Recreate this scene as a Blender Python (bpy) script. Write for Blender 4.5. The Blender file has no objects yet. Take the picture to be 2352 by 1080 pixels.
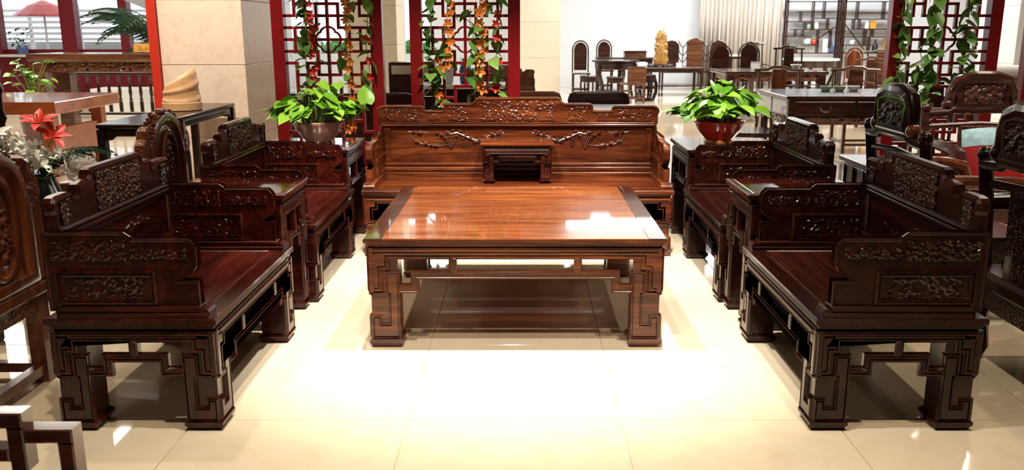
import bpy, math, random
import numpy as np
from mathutils import Vector, Matrix

# ------------------------------------------------------------------ camera, world, lights, exposure
scene = bpy.context.scene
COL = scene.collection
FPX, CX, CY, HZ, CAMH = 2000.0, 1200.0, 540.0, 68.0, 1.43      # 2352 x 1080 frame
PITCH = math.atan((CY - HZ) / FPX)
cam_d = bpy.data.cameras.new('camera')
cam = bpy.data.objects.new('camera', cam_d); COL.objects.link(cam)
cam.location = (0, 0, CAMH)
cam.rotation_euler = (math.pi / 2 - PITCH, 0, 0)
cam_d.sensor_width = 36.0
cam_d.lens = 36.0 * FPX / 2352.0
cam_d.shift_x = (1176.0 - CX) / 2352.0
cam_d.clip_end = 200
cam_d.dof.use_dof = True
cam_d.dof.focus_distance = 4.6
cam_d.dof.aperture_fstop = 5.0
scene.camera = cam

scene.view_settings.view_transform = 'Standard'
scene.view_settings.look = 'None'
scene.view_settings.gamma = 1.0
scene.view_settings.use_curve_mapping = False
scene.view_settings.exposure = 0.0

world = bpy.data.worlds.new('sky'); scene.world = world
world.use_nodes = True
wb = world.node_tree.nodes['Background']
wb.inputs[0].default_value = (0.86, 0.94, 1.0, 1)
wb.inputs[1].default_value = 2.2

R = math.radians
def lamp(kind, loc, power, color=(1, 1, 1), target=None, **kw):
    d = bpy.data.lights.new('ceiling_light', kind); d.energy = power; d.color = color
    o = bpy.data.objects.new('ceiling_light', d); COL.objects.link(o); o.location = loc
    if target is not None:
        o.rotation_euler = (Vector(target) - Vector(loc)).to_track_quat('-Z', 'Y').to_euler()
    for k, v in kw.items(): setattr(d, k, v)
    return o
WARM, NEUT, COOL = (1.0, 0.84, 0.62), (1.0, 0.93, 0.82), (0.93, 0.97, 1.0)
CEIL = 3.9
# track spots over the set
for (x, y, tx, ty, p, ang, bl, c) in [
        (-0.55, 3.9, -0.10, 4.5, 620, 60, .6, NEUT), (0.55, 3.9, 0.05, 4.5, 620, 60, .6, NEUT),
        (-0.7, 4.3, -0.5, 5.85, 560, 46, .6, NEUT), (0.7, 4.3, 0.45, 5.85, 560, 46, .6, NEUT),
        (-0.1, 2.5, -0.05, 3.3, 330, 75, .9, NEUT),
        (-0.7, 1.7, -0.7, 2.4, 240, 80, 1, WARM), (1.1, 1.7, 1.1, 2.4, 250, 80, 1, WARM),
        (-1.9, 4.0, -1.6, 4.3, 170, 80, 1, WARM), (2.3, 4.2, 2.2, 4.4, 130, 80, 1, WARM),
        (-1.2, 2.9, -1.37, 5.85, 330, 15, .6, NEUT), (1.15, 2.9, 1.33, 5.9, 330, 15, .6, NEUT),
        (-2.0, 4.5, -2.25, 4.0, 300, 22, .6, NEUT), (-5.5, 9.6, -6.0, 12.2, 260, 60, .8, NEUT),
        (-2.4, 5.2, -2.65, 7.3, 620, 60, .8, (1, .9, .8)), (3.0, 4.6, 3.1, 5.7, 200, 50, .8, NEUT),
        (0.9, 5.6, 2.0, 7.6, 260, 80, .9, NEUT)]:
    lamp('SPOT', (x, y, CEIL - .15), p, c, (tx, ty, 0.3), spot_size=R(ang), spot_blend=bl, shadow_soft_size=.05)
# unseen area lamps added below the ceiling as fill light
for (x, y, sx, sy, p, c) in [
        (-4.3, 5.8, 1.2, 2.4, 60, WARM), (4.6, 5.8, 1.2, 2.4, 50, WARM),
        (-5.6, 10.5, 1.2, 2.4, 120, NEUT), (5.6, 10.5, 1.2, 2.4, 120, NEUT),
        (2.0, 15.0, 2.4, 2.4, 200, NEUT), (7.0, 15.5, 2.4, 2.4, 200, NEUT), (-2.5, 15, 2.4, 2.4, 170, NEUT),
        (2.8, 19.6, 3.6, 1.2, 230, COOL), (7.5, 19.6, 3.6, 1.2, 300, COOL), (-3.0, 20, 2.4, 1.2, 90, COOL),
        (-8.5, 14.0, 2.4, 2.4, 200, NEUT)]:
    a = lamp('AREA', (x, y, CEIL - .02), p, c, shape='RECTANGLE'); a.data.size = sx; a.data.size_y = sy

# ------------------------------------------------------------------ pixels of the 2352x1080 frame -> points
_c, _s = math.cos(PITCH), math.sin(PITCH)
def ray(u, v):
    q = (CY - v) / FPX
    return Vector(((u - CX) / FPX, _c + q * _s, q * _c - _s))
def G(u, v, h=0.0):                       # on the horizontal plane z = h
    r = ray(u, v); k = (h - CAMH) / r.z; return Vector((r.x * k, r.y * k, h))
def PY(u, v, Y):                          # on the upright plane y = Y
    r = ray(u, v); k = Y / r.y; return Vector((r.x * k, Y, CAMH + r.z * k))

# ------------------------------------------------------------------ materials
def new_mat(name):
    m = bpy.data.materials.new(name); m.use_nodes = True
    nt = m.node_tree; return m, nt, nt.nodes['Principled BSDF']
def setp(b, rough=.5, spec=.5, coat=0, coatr=.05, metal=0):
    b.inputs['Roughness'].default_value = rough
    b.inputs['Specular IOR Level'].default_value = spec
    b.inputs['Coat Weight'].default_value = coat
    b.inputs['Coat Roughness'].default_value = coatr
    b.inputs['Metallic'].default_value = metal
def coords(nt, scale, kind='Object'):
    tc = nt.nodes.new('ShaderNodeTexCoord'); mp = nt.nodes.new('ShaderNodeMapping')
    mp.inputs['Scale'].default_value = scale
    nt.links.new(tc.outputs[kind], mp.inputs['Vector']); return mp.outputs['Vector']
def noise(nt, vec, scale, detail=4, rough=.55, dist=0.0):
    n = nt.nodes.new('ShaderNodeTexNoise')
    n.inputs['Scale'].default_value = scale; n.inputs['Detail'].default_value = detail
    n.inputs['Roughness'].default_value = rough; n.inputs['Distortion'].default_value = dist
    nt.links.new(vec, n.inputs['Vector']); return n.outputs['Fac']
def ramp(nt, fac, stops):
    r = nt.nodes.new('ShaderNodeValToRGB'); e = r.color_ramp.elements
    while len(e) < len(stops): e.new(.5)
    for i, (p, c) in enumerate(stops): e[i].position = p; e[i].color = (*c, 1)
    nt.links.new(fac, r.inputs['Fac']); return r.outputs['Color']
def bump(nt, b, h, strength=.3, dist=.004):
    n = nt.nodes.new('ShaderNodeBump'); n.inputs['Strength'].default_value = strength; n.inputs['Distance'].default_value = dist
    nt.links.new(h, n.inputs['Height']); nt.links.new(n.outputs['Normal'], b.inputs['Normal'])
def wood(name, dark, mid, light, grain='x', rough=.26, coat=.25, coatr=.06, carve=0, scale=1.0, spec=.5):
    m, nt, b = new_mat(name); setp(b, rough, spec, coat, coatr)
    s = {'x': (1.1, 13, 13), 'y': (13, 1.1, 13), 'z': (13, 13, 1.1)}[grain]
    vec = coords(nt, tuple(k * scale for k in s))
    f1 = noise(nt, vec, 1.3, 6, .62, .6)
    vec2 = coords(nt, tuple(k * scale * 4 for k in s)); f2 = noise(nt, vec2, 2.0, 3, .6)
    mx = nt.nodes.new('ShaderNodeMath'); mx.operation = 'MULTIPLY_ADD'
    nt.links.new(f2, mx.inputs[0]); mx.inputs[1].default_value = .35; 
    sb = nt.nodes.new('ShaderNodeMath'); sb.operation = 'SUBTRACT'; nt.links.new(f1, sb.inputs[0]); sb.inputs[1].default_value = .175
    nt.links.new(sb.outputs[0], mx.inputs[2])
    col = ramp(nt, mx.outputs[0], [(.30, dark), (.5, mid), (.72, light)])
    nt.links.new(col, b.inputs['Base Color'])
    if carve:
        v = nt.nodes.new('ShaderNodeTexVoronoi'); v.feature = 'SMOOTH_F1'; v.inputs['Scale'].default_value = 95
        nt.links.new(coords(nt, (1, 1, 1)), v.inputs['Vector']); bump(nt, b, v.outputs['Distance'], carve, .006)
    return m
def plain(name, c, rough=.5, spec=.5, coat=0, coatr=.05, metal=0, var=0, vscale=8, grain=None):
    m, nt, b = new_mat(name); setp(b, rough, spec, coat, coatr, metal)
    if var:
        f = noise(nt, coords(nt, grain or (1, 1, 1)), vscale, 5)
        lo = tuple(x * (1 - var) for x in c); hi = tuple(min(1, x * (1 + var)) for x in c)
        nt.links.new(ramp(nt, f, [(.3, lo), (.7, hi)]), b.inputs['Base Color'])
    else:
        b.inputs['Base Color'].default_value = (*c, 1)
    return m
def marble(name, c1, c2, scale=4, rough=.15):
    m, nt, b = new_mat(name); setp(b, rough, .5)
    vec = coords(nt, (1, 1, 1)); f = noise(nt, vec, scale, 8, .65, 1.6); f2 = noise(nt, vec, scale * 9, 4, .6, .4)
    mx = nt.nodes.new('ShaderNodeMath'); mx.operation = 'ADD'; nt.links.new(f, mx.inputs[0])
    ml = nt.nodes.new('ShaderNodeMath'); ml.operation = 'MULTIPLY'; nt.links.new(f2, ml.inputs[0]); ml.inputs[1].default_value = .35
    nt.links.new(ml.outputs[0], mx.inputs[1])
    nt.links.new(ramp(nt, mx.outputs[0], [(.45, c2), (.66, c1), (.9, c2)]), b.inputs['Base Color'])
    return m
def glass_mat(name, tint=(.95, .98, 1)):
    m = bpy.data.materials.new(name); m.use_nodes = True; nt = m.node_tree; nt.nodes.clear()
    o = nt.nodes.new('ShaderNodeOutputMaterial'); t = nt.nodes.new('ShaderNodeBsdfTransparent'); g = nt.nodes.new('ShaderNodeBsdfGlossy')
    t.inputs[0].default_value = (*tint, 1); g.inputs['Roughness'].default_value = .02
    f = nt.nodes.new('ShaderNodeFresnel'); f.inputs[0].default_value = 1.35
    mx = nt.nodes.new('ShaderNodeMixShader')
    nt.links.new(f.outputs[0], mx.inputs[0]); nt.links.new(t.outputs[0], mx.inputs[1]); nt.links.new(g.outputs[0], mx.inputs[2])
    nt.links.new(mx.outputs[0], o.inputs[0]); return m
def leaf_mat(name, c1, c2):
    m, nt, b = new_mat(name); setp(b, .32, .5)
    oi = nt.nodes.new('ShaderNodeObjectInfo')
    f = noise(nt, coords(nt, (1, 1, 1)), 14, 3)
    ad = nt.nodes.new('ShaderNodeMath'); ad.operation = 'MULTIPLY_ADD'
    nt.links.new(oi.outputs['Random'], ad.inputs[0]); ad.inputs[1].default_value = .6
    ml = nt.nodes.new('ShaderNodeMath'); ml.operation = 'MULTIPLY'; nt.links.new(f, ml.inputs[0]); ml.inputs[1].default_value = .5
    nt.links.new(ml.outputs[0], ad.inputs[2])
    nt.links.new(ramp(nt, ad.outputs[0], [(.2, c1), (.85, c2)]), b.inputs['Base Color'])
    b.inputs['Subsurface Weight'].default_value = .0
    return m

M = {}
RW = ((.026, .004, .0014), (.095, .019, .005), (.23, .062, .015))
M['rose'] = wood('rosewood', *RW)
M['rose_y'] = wood('rosewood_cross', *RW, grain='y')
M['rose_v'] = wood('rosewood_upright', *RW, grain='z')
M['rose_carved'] = wood('rosewood_carved', *RW, carve=.35, rough=.18)
M['rose_top'] = wood('rosewood_polished_top', (.11, .022, .007), (.27, .072, .02), (.44, .15, .045), rough=.2, coat=1.0, coatr=.045, scale=.8)
M['rose_end'] = wood('rosewood_end_board', (.02, .006, .004), (.05, .016, .009), (.10, .04, .02), grain='y', rough=.2, coat=1.0, coatr=.05)
DW = ((.009, .0009, .0006), (.030, .0032, .0015), (.078, .010, .0038))  # shaded copy of the set's rosewood, weaker light darkened into the colour
M['dark'] = wood('dark_rosewood', *DW, coat=.3, spec=.38)
M['dark_y'] = wood('dark_rosewood_cross', *DW, grain='y', coat=.3, spec=.38)
M['dark_v'] = wood('dark_rosewood_upright', *DW, grain='z', coat=.3, spec=.38)
M['dark_carved'] = wood('dark_rosewood_carved', *DW, carve=.5, rough=.16, coat=.3)
EW = ((.006, .0009, .0006), (.017, .0027, .0015), (.042, .008, .004))  # black furniture; on the right armchairs, rosewood with shade put into the colour
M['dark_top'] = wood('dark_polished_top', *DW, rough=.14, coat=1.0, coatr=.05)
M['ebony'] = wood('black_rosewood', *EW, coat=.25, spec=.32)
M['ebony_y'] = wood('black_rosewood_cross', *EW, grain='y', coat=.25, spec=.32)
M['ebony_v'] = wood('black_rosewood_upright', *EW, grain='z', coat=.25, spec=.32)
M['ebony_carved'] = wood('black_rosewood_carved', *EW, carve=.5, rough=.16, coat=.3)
M['bg'] = wood('background_rosewood', (.012, .003, .002), (.035, .010, .006), (.085, .027, .014), coat=.5)
M['bg2'] = wood('background_brown_wood', (.05, .017, .008), (.12, .042, .018), (.24, .095, .04), coat=.5)
M['copper'] = wood('copper_red_rosewood', (.09, .018, .007), (.2, .045, .016), (.33, .09, .03), coat=.9, rough=.25)
M['purple'] = wood('purple_brown_rosewood', (.03, .007, .006), (.07, .018, .014), (.15, .05, .038), coat=.9, rough=.25)
M['purple_carved'] = wood('purple_brown_rosewood_carved', (.06, .018, .013), (.15, .055, .04), (.28, .12, .09), coat=.7, carve=.6)
M['amber'] = wood('amber_brown_carved_wood', (.06, .011, .004), (.14, .032, .010), (.26, .08, .025), coat=.8, rough=.28, grain='z')
M['amber_carved'] = wood('amber_brown_relief', (.06, .011, .004), (.14, .032, .010), (.26, .08, .025), coat=.8, carve=.6, grain='z')
M['orange_wood'] = wood('orange_plank_wood', (.24, .05, .013), (.40, .095, .025), (.55, .17, .05), coat=.7, rough=.25, scale=.4)
M['red'] = plain('red_lacquer', (.20, .0035, .006), .32, .5, .3, .1, var=.2, vscale=3)
M['red_wall'] = plain('red_painted_panel', (.17, .004, .012), .4, var=.1, vscale=2)
M['red_bright'] = plain('orange_red_paint', (.50, .028, .012), .4)
M['floor'] = marble('cream_floor_tile', (.82, .69, .51), (.76, .62, .43), 1.2, .055)
M['grout'] = plain('tile_grout', (.66, .54, .38), .8, var=.1)
M['stone'] = marble('pink_beige_marble', (.80, .64, .50), (.70, .52, .38), 5, .25)
M['stone2'] = marble('cream_marble', (.82, .74, .58), (.74, .65, .50), 2.5, .3)
M['wall'] = plain('white_painted_wall', (.80, .81, .83), .8, var=.03, vscale=1.5)
M['ceil'] = plain('dark_grey_ceiling', (.13, .125, .12), .9, var=.02)
M['white'] = plain('white_paint', (.8, .8, .78), .5)
M['grey'] = plain('grey_paint', (.35, .36, .38), .6, var=.1)
M['pot_red'] = plain('red_glazed_ceramic', (.72, .055, .03), .12, .5, .8, .04, var=.12, vscale=6)
M['pot_foot'] = plain('orange_glazed_rim', (.62, .19, .03), .25, .5, .5)
M['pot_brown'] = plain('pinkish_brown_glaze', (.62, .33, .24), .15, .5, .8, .05, var=.25, vscale=9)
M['pot_dark'] = plain('dark_brown_glaze', (.10, .022, .012), .15, .5, .8, .05)
M['soil'] = plain('dark_soil', (.03, .02, .012), .95, var=.4, vscale=40)
M['leaf'] = leaf_mat('pothos_leaf', (.06, .22, .006), (.30, .55, .05))
M['leaf2'] = leaf_mat('ivy_leaf', (.05, .15, .02), (.20, .36, .07))
M['palm'] = leaf_mat('palm_leaf', (.008, .035, .014), (.03, .10, .045))
M['stem'] = plain('plant_stem', (.22, .28, .08), .5)
M['fl_red'] = plain('red_petal', (.62, .02, .008), .5, var=.2)
M['fl_orange'] = plain('orange_petal', (.72, .22, .03), .5, var=.3)
M['fl_white'] = plain('white_petal', (.85, .82, .76), .6, var=.05)
M['fl_yellow'] = plain('yellow_stamen', (.75, .5, .06), .5)
M['glass'] = glass_mat('window_glass')
M['curtain'] = plain('beige_curtain', (.74, .67, .60), .8, var=.18, vscale=3, grain=(5, 5, .3))
M['carving_wood'] = wood('pale_orange_carving', (.60, .30, .12), (.70, .39, .18), (.80, .50, .26), coat=.2, rough=.45)
M['yellow_wood'] = wood('yellow_brown_carving', (.26, .11, .02), (.50, .25, .05), (.72, .48, .16), coat=.4, scale=2)
M['paper'] = plain('white_card', (.85, .85, .82), .6)
M['cush_red'] = plain('red_cushion_cloth', (.50, .012, .016), .65, var=.1)
M['cush_blue'] = plain('pale_blue_cushion_cloth', (.45, .70, .80), .7, var=.3, vscale=20)
M['brass'] = plain('brushed_metal', (.75, .70, .62), .25, metal=1)
M['gold'] = plain('golden_box', (.72, .34, .05), .35, var=.3)
M['hedge'] = plain('hedge_green', (.06, .22, .03), .7, var=.5, vscale=12)
M['marble_top'] = marble('white_marble_top', (.82, .82, .82), (.68, .68, .70), 3, .12)
M['ink'] = plain('dark_ink', (.10, .03, .01), .7)
M['glaze_white'] = plain('white_porcelain', (.8, .8, .78), .15, var=.05)
M['glaze_green'] = plain('celadon_porcelain', (.35, .45, .30), .15, var=.1)
M['glaze_dark'] = plain('dark_porcelain', (.03, .03, .04), .15)
M['glaze_blue'] = plain('blue_porcelain', (.10, .14, .32), .15, var=.4, vscale=30)
M['outdoor'] = plain('pale_paving', (.5, .5, .48), .8, var=.1)

# ------------------------------------------------------------------ mesh builder
def offset_poly(P, d):
    n = len(P); out = []
    for i in range(n):
        a, b, c = P[i - 1], P[i], P[(i + 1) % n]
        e1 = (b[0] - a[0], b[1] - a[1]); e2 = (c[0] - b[0], c[1] - b[1])
        l1 = math.hypot(*e1) or 1; l2 = math.hypot(*e2) or 1
        n1 = (-e1[1] / l1, e1[0] / l1); n2 = (-e2[1] / l2, e2[0] / l2)
        k = 1 + n1[0] * n2[0] + n1[1] * n2[1]
        if k < .2: k = .2
        out.append((b[0] + d * (n1[0] + n2[0]) / k, b[1] + d * (n1[1] + n2[1]) / k))
    return out
class MB:
    def __init__(s): s.v = []; s.f = []
    def add(s, vs, fs, T=None):
        o = len(s.v)
        if T is not None: vs = [T @ Vector(p) for p in vs]
        s.v += [tuple(p) for p in vs]; s.f += [tuple(i + o for i in f) for f in fs]; return s
    def box(s, x0, x1, y0, y1, z0, z1, T=None):
        vs = [(x, y, z) for z in (z0, z1) for y in (y0, y1) for x in (x0, x1)]
        return s.add(vs, [(0, 2, 3, 1), (4, 5, 7, 6), (0, 1, 5, 4), (2, 6, 7, 3), (0, 4, 6, 2), (1, 3, 7, 5)], T)
    def cbox(s, c, d, T=None, bev=0.0):
        if not bev:
            return s.box(c[0] - d[0] / 2, c[0] + d[0] / 2, c[1] - d[1] / 2, c[1] + d[1] / 2, c[2] - d[2] / 2, c[2] + d[2] / 2, T)
        w, l, h = d; P = [(c[0] - w / 2, c[1] - l / 2), (c[0] + w / 2, c[1] - l / 2), (c[0] + w / 2, c[1] + l / 2), (c[0] - w / 2, c[1] + l / 2)]
        z = c[2] - h / 2
        return s.plate(P, [(bev, z), (0, z + bev), (0, z + h - bev), (bev, z + h)], T)
    def plate(s, P, prof, T=None, back=True):
        n = len(P); vs = []; fs = []
        for (d, w) in prof:
            vs += [(p[0], p[1], w) for p in (offset_poly(P, d) if d else P)]
        for k in range(len(prof) - 1):
            for i in range(n):
                j = (i + 1) % n; fs.append((k * n + i, k * n + j, (k + 1) * n + j, (k + 1) * n + i))
        fs.append(tuple(range((len(prof) - 1) * n, len(prof) * n)))
        if back: fs.append(tuple(reversed(range(n))))
        return s.add(vs, fs, T)
    def tube(s, pts, r, n=8, T=None, closed=False, flat=1.0):
        pts = [Vector(p) for p in pts]; m = len(pts)
        rs = r if isinstance(r, (list, tuple)) else [r] * m
        vs = []; fs = []; up = None
        for i, p in enumerate(pts):
            if closed: t = (pts[(i + 1) % m] - pts[i - 1])
            else: t = pts[min(i + 1, m - 1)] - pts[max(i - 1, 0)]
            t.normalize()
            if up is None:
                up = Vector((0, 0, 1)) if abs(t.z) < .9 else Vector((0, 1, 0))
            sx = t.cross(up)
            if sx.length < 1e-4: sx = t.cross(Vector((1, 0, 0)))
            sx.normalize(); up = sx.cross(t).normalized()
            for k in range(n):
                a = 2 * math.pi * k / n + math.pi / n
                vs.append(p + (sx * math.cos(a) * flat + up * math.sin(a)) * rs[i])
        for i in range(m if closed else m - 1):
            for k in range(n):
                a = i * n + k; b = i * n + (k + 1) % n; c = ((i + 1) % m) * n + (k + 1) % n; d = ((i + 1) % m) * n + k
                fs.append((a, b, c, d))
        if not closed:
            fs.append(tuple(reversed(range(n)))); fs.append(tuple(range((m - 1) * n, m * n)))
        return s.add(vs, fs, T)
    def lathe(s, prof, n=20, T=None):
        vs = []; fs = []
        for (r, z) in prof:
            vs += [(r * math.cos(2 * math.pi * k / n), r * math.sin(2 * math.pi * k / n), z) for k in range(n)]
        for i in range(len(prof) - 1):
            for k in range(n):
                j = (k + 1) % n; fs.append((i * n + k, i * n + j, (i + 1) * n + j, (i + 1) * n + k))
        fs.append(tuple(reversed(range(n)))); fs.append(tuple(range((len(prof) - 1) * n, len(prof) * n)))
        return s.add(vs, fs, T)
    def ball(s, c, r, T=None, n=8, m=5, sc=(1, 1, 1)):
        vs = [(c[0], c[1], c[2] - r * sc[2])]; fs = []
        for i in range(1, m):
            a = -math.pi / 2 + math.pi * i / m
            vs += [(c[0] + r * sc[0] * math.cos(a) * math.cos(2 * math.pi * k / n), c[1] + r * sc[1] * math.cos(a) * math.sin(2 * math.pi * k / n), c[2] + r * sc[2] * math.sin(a)) for k in range(n)]
        vs.append((c[0], c[1], c[2] + r * sc[2]))
        for k in range(n):
            fs.append((0, 1 + (k + 1) % n, 1 + k)); e = len(vs) - 1; b = 1 + (m - 2) * n; fs.append((e, b + k, b + (k + 1) % n))
        for i in range(m - 2):
            for k in range(n):
                a = 1 + i * n; fs.append((a + k, a + (k + 1) % n, a + n + (k + 1) % n, a + n + k))
        return s.add(vs, fs, T)
    def relief(s, u0, u1, v0, v1, H, T=None, w0=0.0):
        ny, nx = H.shape; vs = []; fs = []
        for j in range(ny):
            for i in range(nx):
                vs.append((u0 + (u1 - u0) * i / (nx - 1), v0 + (v1 - v0) * j / (ny - 1), w0 + float(H[j, i])))
        for j in range(ny - 1):
            for i in range(nx - 1):
                a = j * nx + i; fs.append((a, a + 1, a + nx + 1, a + nx))
        return s.add(vs, fs, T)
    def build(s, name, mat, parent=None, smooth=False, ang=35, loc=None):
        me = bpy.data.meshes.new(name); me.from_pydata(s.v, [], s.f); me.validate()
        if smooth:
            me.shade_smooth()
            if ang: me.set_sharp_from_angle(angle=R(ang))
        me.materials.append(M[mat] if isinstance(mat, str) else mat)
        o = bpy.data.objects.new(name, me); COL.objects.link(o)
        if parent is not None: o.parent = parent
        if loc is not None: o.location = loc
        return o
def dataobj(name, me, parent=None, T=None):
    o = bpy.data.objects.new(name, me); COL.objects.link(o); o.parent = parent
    if T is not None: o.matrix_local = T
    return o
def tag(o, label, cat, group=None):
    o['label'] = label; o['category'] = cat
    if group: o['group'] = group
    return o
def thing(name, label, cat, loc=(0, 0, 0), rz=0.0, group=None):
    o = bpy.data.objects.new(name, None); COL.objects.link(o); o.empty_display_size = .1
    o.location = loc; o.rotation_euler = (0, 0, rz); return tag(o, label, cat, group)
def struct(o): o['kind'] = 'structure'; return o
def dup(root, loc, rz, label, group=None, swap=None, scale=None):
    """copy a thing with its parts and sub-parts (mesh data shared)"""
    def cp(o, par):
        c = o.copy(); COL.objects.link(c); c.parent = par
        if swap and o.type == 'MESH':
            nm = o.data.materials[0].name
            if nm in swap:
                key = (o.data.name, swap[nm].name)
                if key not in _swapped:
                    d = o.data.copy(); d.materials[0] = swap[nm]; _swapped[key] = d
                c.data = _swapped[key]
        for ch in o.children: cp(ch, c)
        return c
    r = cp(root, None); r.location = loc; r.rotation_euler = (0, 0, rz); r['label'] = label
    if scale: r.scale = scale
    if group: r['group'] = group
    return r
_swapped = {}
def T3(x=0, y=0, z=0): return Matrix.Translation((x, y, z))
def RZ(a): return Matrix.Rotation(a, 4, 'Z')
def RX(a): return Matrix.Rotation(a, 4, 'X')
def RY(a): return Matrix.Rotation(a, 4, 'Y')
FRONT = Matrix(((1, 0, 0, 0), (0, 0, -1, 0), (0, 1, 0, 0), (0, 0, 0, 1)))     # (u,v,w) -> x, z, outwards -y
def side_T(i, W, D):
    """frame of side i (0 front, 1 right, 2 back, 3 left) of a W x D footprint: u along the side from its left end, v up, w outwards"""
    w, d = (W, D) if i % 2 == 0 else (D, W)
    return RZ(i * math.pi / 2) @ T3(-w / 2, -d / 2, 0) @ FRONT
def mirror(P, W): return [(W - u, v) for (u, v) in reversed(P)]
def leaf_relief(w, h, dens, amp, seed, size=.016, nx=None, res=.006):
    """carved leafage: overlapping elongated bumps"""
    rng = np.random.default_rng(seed)
    nx = nx or max(8, int(w / res)); ny = max(6, int(h / res))
    X, Y = np.meshgrid(np.linspace(0, w, nx), np.linspace(0, h, ny)); Hh = np.zeros_like(X)
    for _ in range(int(dens * w * h)):
        cx, cy, a = rng.uniform(0, w), rng.uniform(0, h), rng.uniform(0, math.pi)
        sa = size * rng.uniform(.6, 1.4); sb = sa * rng.uniform(.35, .6)
        dx = (X - cx) * math.cos(a) + (Y - cy) * math.sin(a); dy = -(X - cx) * math.sin(a) + (Y - cy) * math.cos(a)
        q = (dx / sa) ** 2 + (dy / sb) ** 2
        Hh = np.maximum(Hh, rng.uniform(.6, 1.0) * np.clip(1 - q, 0, 1) ** .7)
    return Hh * amp

# ------------------------------------------------------------------ the room
X0, X1, Y0, Y1 = -14.0, 14.5, -11.0, 22.6
XC, YW = -5.9, 18.5                                             # corner where the window wall turns
TILE, TX, TY = .80, -.43, 3.03                                  # joints of the floor tiles
floor = struct(MB().box(X0, X1, Y0, Y1, -.1, -.004).build('floor', 'grout'))
tp = MB(); g = .0016
tp.plate([(-TILE / 2 + g, -TILE / 2 + g), (TILE / 2 - g, -TILE / 2 + g), (TILE / 2 - g, TILE / 2 - g), (-TILE / 2 + g, TILE / 2 - g)],
         [(0, -.003), (0, -.0012), (.0012, 0)], back=False)
near = []; far = MB()
for i in range(-18, 20):
    for j in range(-18, 26):
        cx, cy = TX + TILE * (i + .5), TY + TILE * (j + .5)
        if not (X0 < cx < X1 and Y0 < cy < Y1): continue
        if 1.0 < cy < 11.6 and abs(cx) < .62 * cy + 1.0 and abs(cx) < 7: near.append((cx, cy))
        else: far.add(tp.v, tp.f, T3(cx, cy, 0))
t0 = None
for (cx, cy) in near:
    if t0 is None: t0 = tp.build('floor_tile', 'floor', floor, loc=(cx, cy, 0))
    else: dataobj('floor_tile', t0.data, floor, T3(cx, cy, 0))
o = far.build('floor_tiles', 'floor', floor); o['kind'] = 'stuff'
cl_ = MB().box(XC, X1, Y0, Y1, CEIL, CEIL + .1); cl_.box(X0, XC, Y0, YW, CEIL, CEIL + .1); struct(cl_.build('ceiling', 'ceil'))
struct(MB().box(X1, X1 + .2, Y0, Y1, 0, CEIL).build('wall_right', 'wall'))
struct(MB().box(X0 - .2, X0, Y0, YW, 0, CEIL).build('wall_left', 'wall'))
struct(MB().box(X0, X1, Y0 - .2, Y0, 0, CEIL).build('wall_front', 'wall'))
# back wall with a wide window seen through the lattice screens
WX0, WX1, WZ0, WZ1 = XC, -2.3, .75, 3.0
wb_ = MB(); wb_.box(WX1, X1, Y1, Y1 + .2, 0, CEIL);
wb_.box(WX0, WX1, Y1, Y1 + .2, 0, WZ0); wb_.box(WX0, WX1, Y1, Y1 + .2, WZ1, CEIL)
struct(wb_.build('wall_back', 'wall'))
def window(n, x0, x1, z0, z1, y, cols, mat='white', fw=.08, panes=True):
    w = MB()
    w.box(x0, x1, y - .05, y + .05, z0, z0 + fw); w.box(x0, x1, y - .05, y + .05, z1 - fw, z1)
    o = struct(w.build('window_%d' % n, mat))
    for k in range(cols + 1):
        xx = x0 + (x1 - x0) * k / cols
        MB().box(xx - fw / 2, xx + fw / 2, y - .06, y + .06, z0 + fw, z1 - fw).build('mullion', mat, o)
        if k < cols:
            xr = x0 + (x1 - x0) * (k + 1) / cols
            MB().box(xx + fw / 2, xr - fw / 2, y - .004, y + .004, z0 + fw, z1 - fw).build('pane', 'glass', o)
    return o
window(1, WX0, WX1, WZ0, WZ1, Y1 + .1, 5)
# outdoors behind that window
hb = MB(); rng = random.Random(4)
for k in range(260):
    x = rng.uniform(-7.5, -1.6); z = rng.uniform(.1, 1.05)
    hb.ball((x, Y1 + 1.6 + rng.uniform(-.25, .25), z), rng.uniform(.10, .2), n=6, m=4)
tag(hb.build('hedge', 'hedge'), 'green hedge outside behind the lattice screens', 'hedge')
struct(MB().box(-20, 4, Y1 + .2, 40, -.12, -.02).build('ground', 'outdoor'))

# stone columns of slabs
def column(name, x0, x1, y0, y1, mat, joints):
    core = struct(MB().box(x0 + .02, x1 - .02, y0 + .02, y1 - .02, 0, CEIL).build(name, mat))
    zs = [0] + joints + [CEIL]
    for i in range(4):
        w, d = (x1 - x0, y1 - y0); T = T3((x0 + x1) / 2, (y0 + y1) / 2, 0) @ side_T(i, w, d)
        L = w if i % 2 == 0 else d
        for a, b in zip(zs[:-1], zs[1:]):
            MB().plate([(.001, a + .002), (L - .001, a + .002), (L - .001, b - .002), (.001, b - .002)], [(0, -.018), (0, -.003), (.003, 0)], T).build('stone_slab', mat, core)
    return core
column('column_1', -2.93, -2.25, 7.2, 8.5, 'stone', [.56, 1.15, 1.66, 2.2, 2.75, 3.3])
column('column_2', -2.78, -1.97, 14.0, 14.8, 'stone2', [.6, 1.2, 1.8, 2.4, 3.0])
column('column_3', -.05, .87, 20.5, 21.4, 'stone2', [.8, 1.6, 2.4, 3.2])
column('column_4', 7.75, 9.2, 14.0, 15.2, 'wall', [.9, 1.8, 2.7])
# red edging board on the marble column
struct(MB().box(-3.0, -2.935, 7.16, 7.4, 0, CEIL).build('trim_1', 'red_bright'))

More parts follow.
